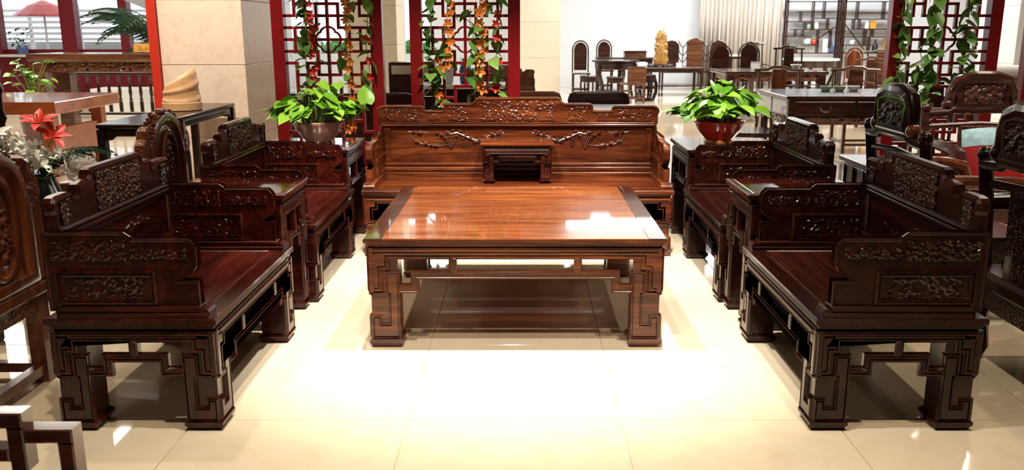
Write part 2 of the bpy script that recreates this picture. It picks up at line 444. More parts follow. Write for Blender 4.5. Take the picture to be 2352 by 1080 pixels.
# ------------------------------------------------------------------ fretted rosewood furniture
def BEAD(t): return [(0, 0), (0, t - .012), (.004, t - .007), (.007, t - .007), (.010, t - .001), (.012, t), (.015, t - .001), (.018, t - .009), (.021, t - .009), (.024, t - .003), (.027, t - .002)]
def NBEAD(t): return [(0, 0), (0, t - .010), (.003, t - .006), (.006, t - .006), (.009, t - .001), (.011, t), (.014, t - .002), (.016, t - .008)]
def fret_base(root, W, D, h, ku, m, struts=(2, 1), foot=.04, bead=1.0):
    kv = h / .47; mm = m; e = .002; t = .03 * min(1, ku + .15)
    prof = [(d * bead, w) for d, w in BEAD(t)]; nprof = [(d * bead, w) for d, w in NBEAD(t)]
    U = lambda x: x * ku; V = lambda z: z * kv
    av = max(.045, V(.055)) if kv < 1.2 else .07
    for i in range(4):
        w = W if i % 2 == 0 else D
        T = side_T(i, W, D) @ T3(0, 0, -t)
        a = e if i % 2 == 0 else 0
        P = [(a, V(.264)), (U(.072), V(.264)), (U(.072), V(.366)), (U(.105), V(.366)), (U(.105), h - av)]
        full = P + mirror(P, w)
        full = [(a, V(.264))] + P[1:] + mirror(P, w) + [(w - a, h), (a, h)]
        MB().plate(full, prof, T).build('apron', mm, root)
        b = U(.147); r1 = U(.234); r2 = U(.197)
        z1, z2, z3, z4 = V(.258), V(.30), V(.323), V(.364)
        if kv > 1.2: z1, z2, z3, z4 = V(.27), V(.27) + .04, V(.27) + .062, V(.27) + .1
        Q = [(b - .01, z1), (r1, z1), (r1, z3)]
        Q2 = [(r2, z4), (r2, z2), (b - .01, z2)]
        poly = Q + mirror(Q, w) + mirror(Q2, w) + Q2
        MB().plate(poly, [(d * .85, x) for d, x in nprof], T).build('fret_rail', mm, root)
        n = struts[i % 2]
        for k in range(n):
            uc = w / 2 + (0 if n == 1 else (w * .21) * (-1 if k == 0 else 1))
            sw = U(.018); zb, zt = z4 - .006, h - av + .006
            if zt - zb < .02: continue
            MB().plate([(uc - sw, zb), (uc, zb - .008), (uc + sw, zb), (uc + sw, zt), (uc, zt + .008), (uc - sw, zt)],
                       [(0, 0), (0, t - .003), (.006 * ku, t + .002)], T).build('strut', mm, root)
    B = [(.080, .362), (.080, .262), (.014, .262), (.014, .246), (.092, .246), (.092, .118), (.062, .118), (.062, .155), (.014, .155), (.014, .042), (.147, .042), (.147, .362)]
    B = [(U(u), V(v)) for u, v in B]
    lw = U(.147)
    for c in range(4):
        mb = MB(); i, j = c, (c + 1) % 4                     # right end of side i, left end of side i+1
        wi = W if i % 2 == 0 else D
        tt = t - .002
        pb = [(d * .55 * ku * bead, x) for d, x in BEAD(tt)]
        mb.plate(mirror(B, wi), pb, side_T(i, W, D) @ T3(0, 0, -t))
        mb.plate(B, pb, side_T(j, W, D) @ T3(0, 0, -t))
        sx, sy = [(1, -1), (1, 1), (-1, 1), (-1, -1)][c]
        x0, y0 = sx * (W / 2 - lw / 2 - .004), sy * (D / 2 - lw / 2 - .004)
        q = lw - .022
        mb.box(x0 - q / 2, x0 + q / 2, y0 - q / 2, y0 + q / 2, foot * .5, h)
        f = lw / 2 + .002
        mb.plate([(x0 - f, y0 - f), (x0 + f, y0 - f), (x0 + f, y0 + f), (x0 - f, y0 + f)],
                 [(.016, 0), (.012, .004), (.004, foot * .45), (.0, foot * .55), (0, foot * .85), (.006, foot), (.012, foot + .006)])
        mb.build('leg', mm, root)
def slab(root, name, W, D, z0, z1, m, ov=.012, recess=0):
    P = [(-W / 2 - ov, -D / 2 - ov), (W / 2 + ov, -D / 2 - ov), (W / 2 + ov, D / 2 + ov), (-W / 2 - ov, D / 2 + ov)]
    H = z1 - z0
    pr = [(.03, z0), (.018, z0 + .12 * H), (.018, z0 + .28 * H), (.010, z0 + .36 * H), (.010, z0 + .46 * H), (.0, z0 + .56 * H), (0, z0 + .9 * H), (.005, z1)]
    if recess: pr += [(.05, z1), (.053, z1 - recess)]
    return MB().plate(P, pr).build(name, m, root)

def frame_ring(mb, u0, u1, v0, v1, wd, w0, T, hgt=.008):
    """moulded rectangular frame with mitred corners, open in the middle"""
    P = [(u0, v0), (u1, v0), (u1, v1), (u0, v1)]
    mb.plate(P, [(0, w0 - .004), (0, w0 + hgt), (wd * .3, w0 + hgt + .003), (wd * .4, w0 + hgt * .4), (wd * .6, w0 + hgt * .4), (wd * .7, w0 + hgt), (wd * .9, w0 + hgt * .8), (wd, w0 + .001)], T, back=False)

def grape_carving(mb, T, w0, sgn):
    """vine branch, leaves and a bunch of grapes, u measured from the panel centre"""
    rg = random.Random(3)
    def vine(pts, r): mb.tube([(sgn * u, v, w0) for u, v in pts], [1.3 * q for q in r] if isinstance(r, list) else r * 1.3, 6, T)
    vine([(.10, .735), (.20, .715), (.27, .675), (.34, .70), (.42, .735), (.50, .725), (.56, .70)], [.004, .006, .007, .008, .007, .005, .003])
    vine([(.44, .735), (.47, .69), (.47, .655), (.56, .645), (.66, .655), (.72, .685), (.75, .72)], [.006, .006, .006, .005, .005, .004, .002])
    vine([(.62, .74), (.68, .733), (.76, .742)], .003)
    spots = [(.14, .735), (.18, .728), (.23, .71), (.27, .685), (.30, .675), (.36, .72), (.40, .745), (.45, .75), (.49, .735), (.53, .72), (.56, .735),
             (.43, .715), (.38, .69), (.60, .65), (.64, .66), (.57, .645), (.70, .675), (.68, .735), (.72, .742), (.505, .70), (.33, .70), (.12, .745), (.21, .69)]
    for (u, v) in spots:
        a = rg.uniform(0, 2 * math.pi); s = rg.uniform(.018, .030); vs = [(sgn * u, v, w0 + .016)]
        for k in range(10):
            rr = s * (1 if k % 2 == 0 else .62); vs.append((sgn * u + rr * math.cos(a + k * math.pi / 5), v + .8 * rr * math.sin(a + k * math.pi / 5), w0 + .002))
        fs = [(0, 1 + k, 1 + (k + 1) % 10) if sgn > 0 or True else () for k in range(10)]
        mb.add(vs, fs, T)
    for row, n in enumerate((6, 5, 5, 4, 3, 2, 1)):
        for k in range(n):
            mb.ball((sgn * (.465 + (k - (n - 1) / 2) * .0145), .708 - row * .0125, w0 + .003), .0078, T, 6, 4)
    for row, n in enumerate((3, 3, 2, 1)):
        for k in range(n): mb.ball((sgn * (.375 + (k - (n - 1) / 2) * .013), .675 - row * .011, w0 + .002), .0068, T, 6, 4)

def settle(name, label, cat, loc, rz, W, D, crest, ends, panel_top, m, seed, grapes=False, group=None):
    """settee / armchair. crest: half profile (x from centre, z) from centre outwards; front is local -y"""
    mh, my, mv, mc = m, m + '_y', m + '_v', m + '_carved'
    HS, hb_ = .434, .385
    t = thing(name, label, cat, loc, rz, group)
    fret_base(t, W, D, hb_, 1.0 if W > 1.5 else .92, mh, struts=(2, 1))
    slab(t, 'seat_frame', W, D, hb_, HS, mh, ov=.006)
    P = [(-W / 2 + .095, -D / 2 + .075), (W / 2 - .095, -D / 2 + .075), (W / 2 - .095, D / 2 - .085), (-W / 2 + .095, D / 2 - .085)]
    MB().plate(P, [(0, HS - .004), (0, HS + .002), (.004, HS + .004), (.008, HS + .001)]).build('seat_panel', mh, t)
    # ---- backrest
    yb = D / 2 - .045
    half = [(x, z) for x, z in crest]
    poly = [(-x, z) for x, z in half] + []
    right = list(reversed(half))                               # outer -> centre
    outl = [(W / 2 - .03, HS)] + [(W / 2 - .03, ends - .02)] + right
    outl = outl + [(-x, z) for x, z in half if x > 1e-6] + [(-(W / 2 - .03), ends - .02), (-(W / 2 - .03), HS)]
    TB = T3(0, yb, 0) @ FRONT
    TBb = T3(0, yb, 0) @ RZ(math.pi) @ FRONT
    pr = [(0, 0), (0, .014), (.003, .019), (.006, .019), (.009, .024), (.014, .024), (.016, .019)]
    bk = MB().plate(outl, pr, TB, back=False)
    bk.plate([(-x, z) for x, z in reversed(outl)], pr, TBb, back=False)
    back = bk.build('backrest', mh, t)
    iw = W / 2 - .085
    zb0 = HS + .10
    mo = MB()
    for k, (z0, z1, dd) in enumerate([(HS, HS + .03, .05), (HS + .03, HS + .038, .042), (HS + .038, HS + .066, .046), (HS + .066, HS + .072, .036), (HS + .072, HS + .094, .040)]):
        mo.plate([(-iw - .03, z0), (iw + .03, z0), (iw + .03, z1), (-iw - .03, z1)], [(0, .01), (0, dd - .004), (.004, dd)], TB, back=False)
    mo.build('lower_moulding', mh, back)
    mr = MB(); zt = panel_top
    for (z0, z1, dd) in [(zt, zt + .012, .032), (zt + .014, zt + .032, .042), (zt + .034, zt + .042, .034)]:
        mr.plate([(-iw - .035, z0), (iw + .035, z0), (iw + .035, z1), (-iw - .035, z1)], [(0, .01), (0, dd - .005), (.005, dd)], TB, back=False)
    for s in (-1, 1):
        mr.plate([(s * iw - .022, zb0 - .02), (s * iw + .022, zb0 - .02), (s * iw + .022, zt + .006), (s * iw - .022, zt + .006)], [(0, .01), (0, .028), (.006, .034), (.012, .034), (.014, .030)], TB, back=False)
    mr.build('panel_frame', mh, back)
    MB().plate([(-iw + .02, zb0 - .008), (iw - .02, zb0 - .008), (iw - .02, zt + .002), (-iw + .02, zt + .002)], [(0, .015), (0, .021), (.012, .023)], TB, back=False).build('back_panel', mh, back)
    if grapes:
        gm = MB(); grape_carving(gm, TB, .0235, 1); grape_carving(gm, TB, .0235, -1)
        for k in (0,):
            pass
        gm.build('grape_vine_carving', mh, back, smooth=True, ang=50)
    else:
        w_, h_ = W * .5, (zt - zb0) * .75
        Hh = leaf_relief(w_, h_, 2600, .010, seed, .013, res=.005)
        ny, nx = Hh.shape; yy, xx = np.mgrid[-1:1:ny * 1j, -1:1:nx * 1j]
        wav = np.exp(-((yy - .45 * np.sin(xx * 3.2)) / .33) ** 2) * np.clip(1.1 - np.abs(xx), 0, 1) ** .3
        Hh = Hh * (wav > .45)
        MB().relief(-w_ / 2, w_ / 2, (zb0 + zt) / 2 - h_ / 2, (zb0 + zt) / 2 + h_ / 2, Hh, TB, .0225).build('flower_carving', mc, back, smooth=True, ang=0)
    # carved band of the crest, one field per step
    flats = []
    for k in range(len(half) - 1):
        (x0, z0), (x1, z1) = half[k], half[k + 1]
        if abs(z0 - z1) < .006 and x1 - x0 > .05: flats.append((x0, x1, min(z0, z1)))
    for TT in (TB, TBb):
        for q, (x0, x1, z) in enumerate(flats):
            zlo = zt + .052
            zhi = z - .022
            if zhi - zlo < .02: continue
            for s in ((1,) if x0 == 0 else (1, -1)):
                a, b = (-x1 + .015, x1 - .015) if x0 == 0 else ((x0 + .012, x1 - .012) if s > 0 else (-x1 + .012, -x0 - .012))
                Hh = leaf_relief(b - a, zhi - zlo, 16000, .010, seed + q + s * 7, .0095, res=.0036)
                MB().relief(a, b, zlo, zhi, Hh, TT, .0185).build('crest_carving', mc, back, smooth=True, ang=0)
    # ---- arms
    k = D / .60
    A = [(.067, .036), (.067, .118), (.158, .118), (.076, .180), (.068, .192), (.068, .248), (.072, .258), (.084, .270), (.284, .270), (.290, .284), (.304, .294), (.575, .294), (.575, .036)]
    A = [(u * k, HS + v) for u, v in A]
    pr2 = [(0, 0), (0, .014), (.004, .016), (.004, .019), (.009, .022), (.014, .022), (.016, .019)]
    for s in (-1, 1):
        xa = s * (W / 2 - .042)
        # frame with u from the front edge backwards, w towards +x
        TA = T3(xa, -D / 2, 0) @ Matrix(((0, 0, 1, 0), (1, 0, 0, 0), (0, 1, 0, 0), (0, 0, 0, 1)))
        TAm = T3(xa, -D / 2, 0) @ Matrix(((0, 0, -1, 0), (-1, 0, 0, 0), (0, 1, 0, 0), (0, 0, 0, 1)))
        mb = MB().plate(A, pr2, TA, back=False)
        mb.plate([(-u, v) for u, v in reversed(A)], pr2, TAm, back=False)
        for (TT, sg) in ((TA, 1), (TAm, -1)):
            u0, u1 = .20 * k, .555 * k
            if sg < 0: u0, u1 = -u1, -u0
            frame_ring(mb, u0, u1, HS + .045, HS + .172, .026, .019, TT)
        arm = mb.build('arm', mh, t)
        bm_ = MB()
        for (z0, z1, dd, f) in [(0, .018, .040, .0), (.018, .024, .033, .02), (.024, .042, .036, .03)]:
            bm_.plate([(xa - dd, -D / 2 + .02 + f), (xa + dd, -D / 2 + .02 + f), (xa + dd, D / 2 - .05), (xa - dd, D / 2 - .05)], [(0, HS + z0), (0, HS + z1 - .004), (.004, HS + z1)], back=False)
        bm_.tube([(xa - .036, -D / 2 + .035, HS + .016), (xa + .036, -D / 2 + .035, HS + .016)], .018, 10)
        bm_.build('arm_base_moulding', my, arm)
        for (TT, sg) in ((TA, 1), (TAm, -1)):
            for (a, b, z0, z1) in [(.085 * k, .285 * k, .212, .252), (.30 * k, .565 * k, .205, .278)]:
                if sg < 0: a, b = -b, -a
                MB().relief(a, b, HS + z0, HS + z1, leaf_relief(b - a, z1 - z0, 15000, .009, seed + 31, .0085, res=.0036), TT, .0185).build('arm_carving', mc, arm, smooth=True, ang=0)
            a, b = (.25 * k, .51 * k) if sg > 0 else (-.51 * k, -.25 * k)
            Hh = leaf_relief(b - a, .085, 5000, .010, seed + 40, .011, res=.004)
            MB().relief(a, b, HS + .066, HS + .151, Hh, TT, .0185).build('arm_carving', mc, arm, smooth=True, ang=0)
    return t

SOFA_CREST = [(0, .978), (.27, .978), (.292, .972), (.30, .955), (.316, .940), (.335, .937), (.49, .937), (.507, .932), (.516, .915), (.518, .892), (.53, .889),
              (.632, .889), (.644, .892), (.648, .908), (.658, .918), (.672, .922), (.93, .922), (.955, .915), (.972, .90), (.975, .875), (.965, .86), (.965, .80), (.955, .785)]
sofa = settle('settee', 'long three seat rosewood settee with grapevine carved back behind the coffee table', 'sofa',
              (-.03, 5.77, 0), 0, 1.98, .64, SOFA_CREST, .79, .765, 'rose', 11, grapes=True)
CH_W, CH_D = 1.06, .60
CH_CREST = [(0, .925), (.205, .925), (.225, .918), (.232, .90), (.24, .888), (.258, .884), (.30, .884), (.318, .878), (.323, .86), (.325, .842), (.335, .838),
            (.352, .838), (.362, .842), (.368, .854), (.378, .862), (.392, .865), (.475, .865), (.496, .86), (.508, .845), (.508, .815), (.50, .80)]
ch = settle('armchair', 'dark rosewood carved armchair at the left front beside the bouquet', 'armchair',
            (-1.39, 3.46, 0), R(90), CH_W, CH_D, CH_CREST, .78, .70, 'dark', 23, group='carved armchairs beside the coffee table')
G1 = 'carved armchairs beside the coffee table'
dup(ch, (-1.39, 5.0, 0), R(90), 'dark rosewood carved armchair at the back left near the brown planter', G1)
SW = {M['dark'].name: M['ebony'], M['dark_y'].name: M['ebony_y'], M['dark_v'].name: M['ebony_v'], M['dark_carved'].name: M['ebony_carved']}  # right side of the set takes the darkest shaded copy of its wood
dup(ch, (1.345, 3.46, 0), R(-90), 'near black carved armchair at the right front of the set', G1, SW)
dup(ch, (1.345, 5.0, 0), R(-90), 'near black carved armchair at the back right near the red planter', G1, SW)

# coffee table
ct = thing('coffee_table', 'large square rosewood coffee table with glossy orange brown top', 'coffee table', (-.032, 4.45, 0))
fret_base(ct, 1.345, 1.32, .475, 1.0, 'rose', struts=(2, 2))
slab(ct, 'top_frame', 1.345, 1.32, .475, .519, 'rose', ov=.010)
MB().plate([(-.595, -.672), (.595, -.672), (.595, .672), (-.595, .672)], [(0, .515), (0, .5205), (.0008, .521)], back=False).build('top_panel', 'rose_top', ct)
for s in (-1, 1):
    MB().plate([(s * .637 - .0405, -.672), (s * .637 + .0405, -.672), (s * .637 + .0405, .672), (s * .637 - .0405, .672)], [(0, .515), (0, .5205), (.0008, .521)], back=False).build('end_board', 'rose_end', ct)

# tea table standing on the settee
kt = thing('tea_table', 'small rosewood tea table standing on the middle of the settee seat', 'tea table', (-.035, 5.865, .4385))
fret_base(kt, .46, .34, .235, .52, 'dark', struts=(0, 0), foot=.022, bead=.6)
slab(kt, 'table_top', .46, .34, .235, .268, 'rose', ov=.012)

def fret_table(label, x0, x1, y0, y1, h, m, name='side_table', group=None):
    t = thing(name, label, 'side table', ((x0 + x1) / 2, (y0 + y1) / 2, 0), 0, group)
    W, D = x1 - x0 - .024, y1 - y0 - .024
    fret_base(t, W, D, h - .05, .66, m, struts=(1, 1), bead=.8)
    slab(t, 'table_top', W, D, h - .05, h, m, ov=.012)
    iw, idp = W / 2 - .02, D / 2 - .02
    MB().plate([(-iw, -idp), (iw, -idp), (iw, idp), (-iw, idp)], [(0, h - .004), (0, h + .0005), (.002, h + .001)], back=False).build('top_panel', 'dark_top', t)
    return t
fret_table('dark glossy side table between the two left armchairs', -1.69, -1.115, 3.998, 4.462, .68, 'dark')
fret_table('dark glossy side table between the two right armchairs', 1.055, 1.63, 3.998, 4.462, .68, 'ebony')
fret_table('square corner table under the brown planter', -1.77, -1.115, 5.545, 6.2, .68, 'dark', 'corner_table')
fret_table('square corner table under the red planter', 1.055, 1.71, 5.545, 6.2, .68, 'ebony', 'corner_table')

# ------------------------------------------------------------------ planters
def leaf_mesh(name, mat, L=1.0, wid=.92, fold=.10, droop=.25, heart=True):
    vs = []; fs = []; n = 7; cols = (-1, -.5, 0, .5, 1)
    for i in range(n):
        t = i / (n - 1)
        w = wid * .5 * (math.sin(math.pi * min(1, t * .86 + .14) ** .8) if heart else math.sin(math.pi * (t * .94 + .03)))
        if i == n - 1: w = .004
        for c in cols:
            back = -.10 * abs(c) * (1 - t) if heart else 0
            vs.append((c * w * L, (t + back) * L, (abs(c) * w * fold * 2 - droop * t * t) * L))
    for i in range(n - 1):
        for k in range(4):
            a = i * 5 + k; fs.append((a, a + 1, a + 6, a + 5))
    me = bpy.data.meshes.new(name); me.from_pydata(vs, [], fs); me.shade_smooth(); me.materials.append(M[mat]); return me
LEAF = leaf_mesh('heart_leaf', 'leaf')
IVY = leaf_mesh('ivy_leaf', 'leaf2', wid=.75, fold=.12)
def orient(pos, yaw, pitch, roll, s):
    return T3(*pos) @ RZ(yaw) @ RX(pitch) @ RY(roll) @ Matrix.Scale(s, 4)
def planter(label, loc, mat, footmat, seed, trail):
    rg = random.Random(seed)
    t = thing('potted_plant', label, 'potted plant', loc)
    b = MB().lathe([(.085, .0), (.092, .006), (.088, .02), (.094, .03), (.125, .065), (.152, .105), (.163, .135), (.170, .142), (.171, .152), (.164, .156), (.156, .150), (.150, .125), (.02, .12)], 32).build('bowl', mat, t, smooth=True, ang=50)
    MB().lathe([(.080, .0), (.096, .0005), (.098, .012), (.090, .026), (.085, .028)], 32).build('foot_ring', footmat, b, smooth=True, ang=50)
    MB().lathe([(.15, .118), (.149, .128), (.10, .135), (.02, .138)], 20).build('soil', 'soil', t, smooth=True)
    for k in range(95):
        a = rg.uniform(0, 2 * math.pi); f = math.sqrt(rg.random()); rad = .24 * f
        z = .20 + (.17 * (1 - f ** 2) + .035) * rg.uniform(.1, 1.1)
        p = Vector((rad * math.cos(a) * 1.08, rad * math.sin(a) * .85, z))
        s = rg.uniform(.085, .14)
        base = Vector((.10 * math.cos(a) * rg.uniform(.2, 1), .10 * math.sin(a) * rg.uniform(.2, 1), .13))
        yaw = a - math.pi / 2 + rg.uniform(-.8, .8)
        pitch = (rg.uniform(-.75, .1) if z > .25 else rg.uniform(-.35, .35)) if math.sin(a) < .2 else rg.uniform(-.4, .8)
        lf = dataobj('leaf', LEAF, t, orient(p, yaw, pitch, rg.uniform(-.5, .5), s))
        mid = (base + p) / 2 + Vector((0, 0, .035))
        MB().tube([base, mid, p], [.003, .0025, .002], 5).build('stem', 'stem', t, smooth=True)
    for (pts, lv) in trail:
        MB().tube(pts, .004, 6).build('stem', 'stem', t, smooth=True)
        for (p, yaw, pitch, roll, s) in lv: dataobj('leaf', LEAF, t, orient(p, yaw, pitch, roll, s))
    return t
planter('pothos plant with glossy green leaves in a pinkish brown bowl', (-1.37, 5.85, .681), 'pot_brown', 'pot_dark', 5,
        [([(.12, -.05, .14), (.24, -.08, .17), (.33, -.1, .24), (.345, -.1, .28)], [((.345, -.1, .28), R(15), R(70), .2, .13), ((.33, -.1, .25), R(90), R(20), 0, .11)]),
         ([(-.12, -.05, .16), (-.25, -.06, .22), (-.32, -.07, .23)], [((-.32, -.07, .23), R(100), R(-5), 0, .10)])])
planter('pothos plant with glossy green leaves in a bright red bowl', (1.33, 5.9, .681), 'pot_red', 'pot_foot', 9,
        [([(-.12, -.05, .15), (-.22, -.06, .2), (-.30, -.07, .22)], [((-.30, -.07, .22), R(100), R(10), 0, .12), ((-.24, -.06, .21), R(60), R(30), 0, .11)])])

# ------------------------------------------------------------------ red lattice screens
BAR = MB().cbox((0, 0, 0), (1, 1, 1)).build('lattice_bar', 'red').data
bpy.data.objects.remove(bpy.data.objects['lattice_bar'])
UNIT_H = [(0, -4, 4), (1, -4, -1), (1, 1, 4), (2, -2, 2), (2, -4, -3), (2, 3, 4), (3, -1, 1), (3, -3, -2), (3, 2, 3), (4, -1, 1), (4, -3, -2), (4, 2, 3), (5, -2, -1), (5, 1, 2), (5, -4, -3), (5, 3, 4)]
UNIT_V = [(-1, 1, 3), (1, 1, 3), (-2, 2, 5), (2, 2, 5), (-3, 2, 5), (3, 2, 5), (-1, 4, 5), (1, 4, 5), (-3, 0, 1), (-2, 0, 1), (2, 0, 1), (3, 0, 1)]
def screen(label, xc, Y=6.45, group=None):
    t = thing('lattice_screen', label, 'screen', (xc, Y, 0), 0, group)
    px, pz, zc, b, dep = .0785, .0835, 1.36, .021, .03
    top, bot = 2.75, .08
    for s in (-1, 1):
        MB().plate([(s * .3525 - .0435, -.04), (s * .3525 + .0435, -.04), (s * .3525 + .0435, .04), (s * .3525 - .0435, .04)], [(0, 0), (0, top), (.005, top + .005)]).build('post', 'red', t)
    MB().box(-.31, .31, -.03, .03, bot, bot + .07).build('bottom_rail', 'red', t)
    MB().box(-.31, .31, -.03, .03, top - .09, top - .01).build('top_rail', 'red', t)
    def hbar(r, c0, c1, up):
        z = zc + r * pz
        if not (bot + .08 < z < top - .1): return
        dataobj('lattice_bar', BAR, t, T3((c0 + c1) / 2 * px, 0, z) @ Matrix.Diagonal(((c1 - c0) * px + b, dep, b, 1)))
    def vbar(c, r0, r1):
        z0, z1 = sorted((zc + r0 * pz, zc + r1 * pz)); z0 = max(z0, bot + .06); z1 = min(z1, top - .07)
        if z1 - z0 < .03: return
        dataobj('lattice_bar', BAR, t, T3(c * px, 0, (z0 + z1) / 2) @ Matrix.Diagonal((b, dep - .002, z1 - z0 + b * .9, 1)))
    for base in (-10, 0, 10):
        for (r, c0, c1) in UNIT_H:
            for rr in {base + r, base - r}:
                if rr - base == -5 and base > -10: continue
                hbar(rr, c0, c1, 1)
        for (c, r0, r1) in UNIT_V:
            vbar(c, base + r0, base + r1); vbar(c, base - r0, base - r1)
        vbar(0, base - 4, base + 4)
        zc0 = zc + base * pz
        if bot + .2 < zc0 < top - .2:
            pts = []
            for k in range(48):
                a = 2 * math.pi * k / 48; rr = .074 + .016 * abs(math.cos(2 * a)) ** .6
                pts.append((rr * math.cos(a), 0, zc0 + rr * math.sin(a)))
            MB().tube(pts, .009, 6, closed=True).build('quatrefoil_ring', 'red', t, smooth=True)
    return t
GS = 'red lattice screens'
screen('red lattice screen next to the marble column behind the brown planter', -1.403, group=GS)
screen('red lattice screen behind the middle of the long settee', -.413, group=GS)
screen('red lattice screen at the right behind the brown bolster armchair', 3.037, group=GS)
screen('red lattice screen of which only a post shows at the right edge', 4.03, group=GS)

# garlands hanging on the screens
def flower_mesh(name, mat, petals=5, tilt=.5):
    mb = MB()
    for k in range(petals):
        a = 2 * math.pi * k / petals
        T = RZ(a) @ RX(tilt)
        mb.add([(0, 0, 0), (-.28, .45, 0), (-.2, .85, .06), (0, 1, .02), (.2, .85, .06), (.28, .45, 0)], [(0, 5, 4, 3, 2, 1)], T)
    mb.ball((0, 0, .12), .16, n=6, m=4)
    me = bpy.data.meshes.new(name); me.from_pydata(mb.v, [], mb.f); me.materials.append(M[mat]); return me
FLR, FLO, FLW = flower_mesh('red_flower', 'fl_red'), flower_mesh('orange_flower', 'fl_orange'), flower_mesh('white_flower', 'fl_white')
def garland(label, u, v0, v1, seed, nl, nf, fm=None, Y=6.395, ls=(.065, .115), fs=(.034, .05), group='garlands on the lattice screens'):
    rg = random.Random(seed)
    a, b = PY(u, v0, Y), PY(u, v1, Y)
    t = thing('flower_garland' if nf else 'ivy_garland', label, 'garland', (a.x, Y, 0), 0, group)
    pts = []
    for k in range(13):
        f = k / 12; pts.append(Vector((rg.uniform(-.014, .014), rg.uniform(-.006, .006), a.z + (b.z - a.z) * f)))
    MB().tube(pts, .003, 5).build('vine_stem', 'stem', t, smooth=True)
    for k in range(nl):
        f = (k + rg.random()) / nl; z = a.z + (b.z - a.z) * f
        yaw = rg.uniform(-math.pi, math.pi)
        dataobj('leaf', IVY, t, orient((rg.uniform(-.035, .035), rg.uniform(-.03, .0), z), yaw, rg.uniform(-1.2, .3), rg.uniform(-.6, .6), rg.uniform(*ls)))
    for k in range(nf):
        f = (k + rg.random()) / nf; z = a.z + (b.z - a.z) * f
        dataobj('flower', fm, t, T3(rg.uniform(-.02, .02), -.022, z) @ RX(R(90) + rg.uniform(-.4, .4)) @ RZ(rg.uniform(0, 6)) @ Matrix.Scale(rg.uniform(*fs), 4))
    return t
garland('leafy ivy garland hanging along the left post of the left lattice screen', 694, -30, 240, 1, 30, 0)
garland('garland of red flowers on the left lattice screen', 714, -40, 215, 2, 10, 17, FLR)
garland('garland of orange flowers on the left lattice screen down to the corner table', 794, -40, 305, 3, 14, 18, FLO)
garland('thin leafy garland along the right post of the left lattice screen', 838, -40, 225, 4, 15, 4, FLR)
garland('ivy garland along the left post of the middle lattice screen', 984, -40, 215, 5, 24, 0, ls=(.08, .13))
garland('ivy garland with pale orange flowers at the left of the middle lattice screen', 1008, 110, 262, 6, 15, 4, FLO)
garland('garland of orange flowers right beside the ivy on the middle lattice screen', 1030, -40, 165, 7, 8, 12, FLO)
garland('thin ivy garland down the centre of the middle lattice screen', 1083, 20, 225, 8, 12, 0, ls=(.08, .12))
garland('garland of large orange flowers on the middle lattice screen', 1106, -30, 212, 9, 12, 13, FLO, fs=(.042, .056))
garland('garland of red flowers and broad leaves along the right post of the middle screen', 1140, -40, 215, 10, 17, 7, FLR, ls=(.09, .14))
garland('ivy garland along the left post of the right lattice screen', 2082, -40, 215, 11, 28, 0)
garland('broad leaved ivy garland down the middle of the right lattice screen', 2155, -40, 300, 12, 38, 0, ls=(.08, .13))
garland('ivy garland along the right post of the right lattice screen', 2232, -40, 200, 13, 32, 0, ls=(.08, .13))
garland('short ivy garland at the foot of the right lattice screen', 2118, 120, 330, 14, 14, 2, FLW, ls=(.08, .12))

# ------------------------------------------------------------------ background furniture builders (front = local -y)
def leg_box(t, x, y, w, h, mat, d=None):
    d = d or w
    MB().plate([(x - w / 2, y - d / 2), (x + w / 2, y - d / 2), (x + w / 2, y + d / 2), (x - w / 2, y + d / 2)], [(.004, 0), (0, .01), (0, h)]).build('leg', mat, t)
def bg_table(name, label, x0, x1, y0, y1, h, mat, leg=.06, apron=.09, top=.04, topmat=None, shelf=None, carved=None, ov=.03, cat='table'):
    W, D = x1 - x0, y1 - y0
    t = thing(name, label, cat, ((x0 + x1) / 2, (y0 + y1) / 2, 0))
    MB().plate([(-W / 2, -D / 2), (W / 2, -D / 2), (W / 2, D / 2), (-W / 2, D / 2)], [(.012, h - top), (0, h - top * .7), (0, h - .006), (.006, h)]).build('table_top', topmat or mat, t)
    a, b = W / 2 - ov - leg / 2, D / 2 - ov - leg / 2
    for sx in (-1, 1):
        for sy in (-1, 1): leg_box(t, sx * a, sy * b, leg, h - top, mat)
    for i in range(4):
        w = 2 * a if i % 2 == 0 else 2 * b; dd = b if i % 2 == 0 else a
        T = RZ(i * math.pi / 2) @ T3(-w / 2, -dd, 0) @ FRONT
        lo = h - top - apron
        ap = MB().plate([(0, lo), (.06, lo), (.09, lo + apron * .35), (w - .09, lo + apron * .35), (w - .06, lo), (w, lo), (w, h - top), (0, h - top)], [(0, -.012), (0, .008), (.006, .012)], T).build('apron', mat, t)
        if carved:
            MB().relief(.05, w - .05, lo + apron * .4, h - top - .01, leaf_relief(w - .1, apron * .6 - .01, 1500, .02, 5 + i, .03, nx=max(12, int(w / .018))), T, .012).build('apron_carving', carved, ap, smooth=True, ang=0)
    if shelf:
        MB().cbox((0, 0, shelf), (2 * a, 2 * b, .03), bev=.005).build('lower_shelf', mat, t)
    return t
def arch_pts(w, z0, z1, n=14, y=0.0):
    r = w / 2; pts = [(-r, y, z0)]
    for k in range(n + 1):
        a = math.pi - math.pi * k / n; pts.append((r * math.cos(a), y, z1 - r * 1.15 + r * 1.15 * math.sin(a)))
    return pts + [(r, y, z0)]
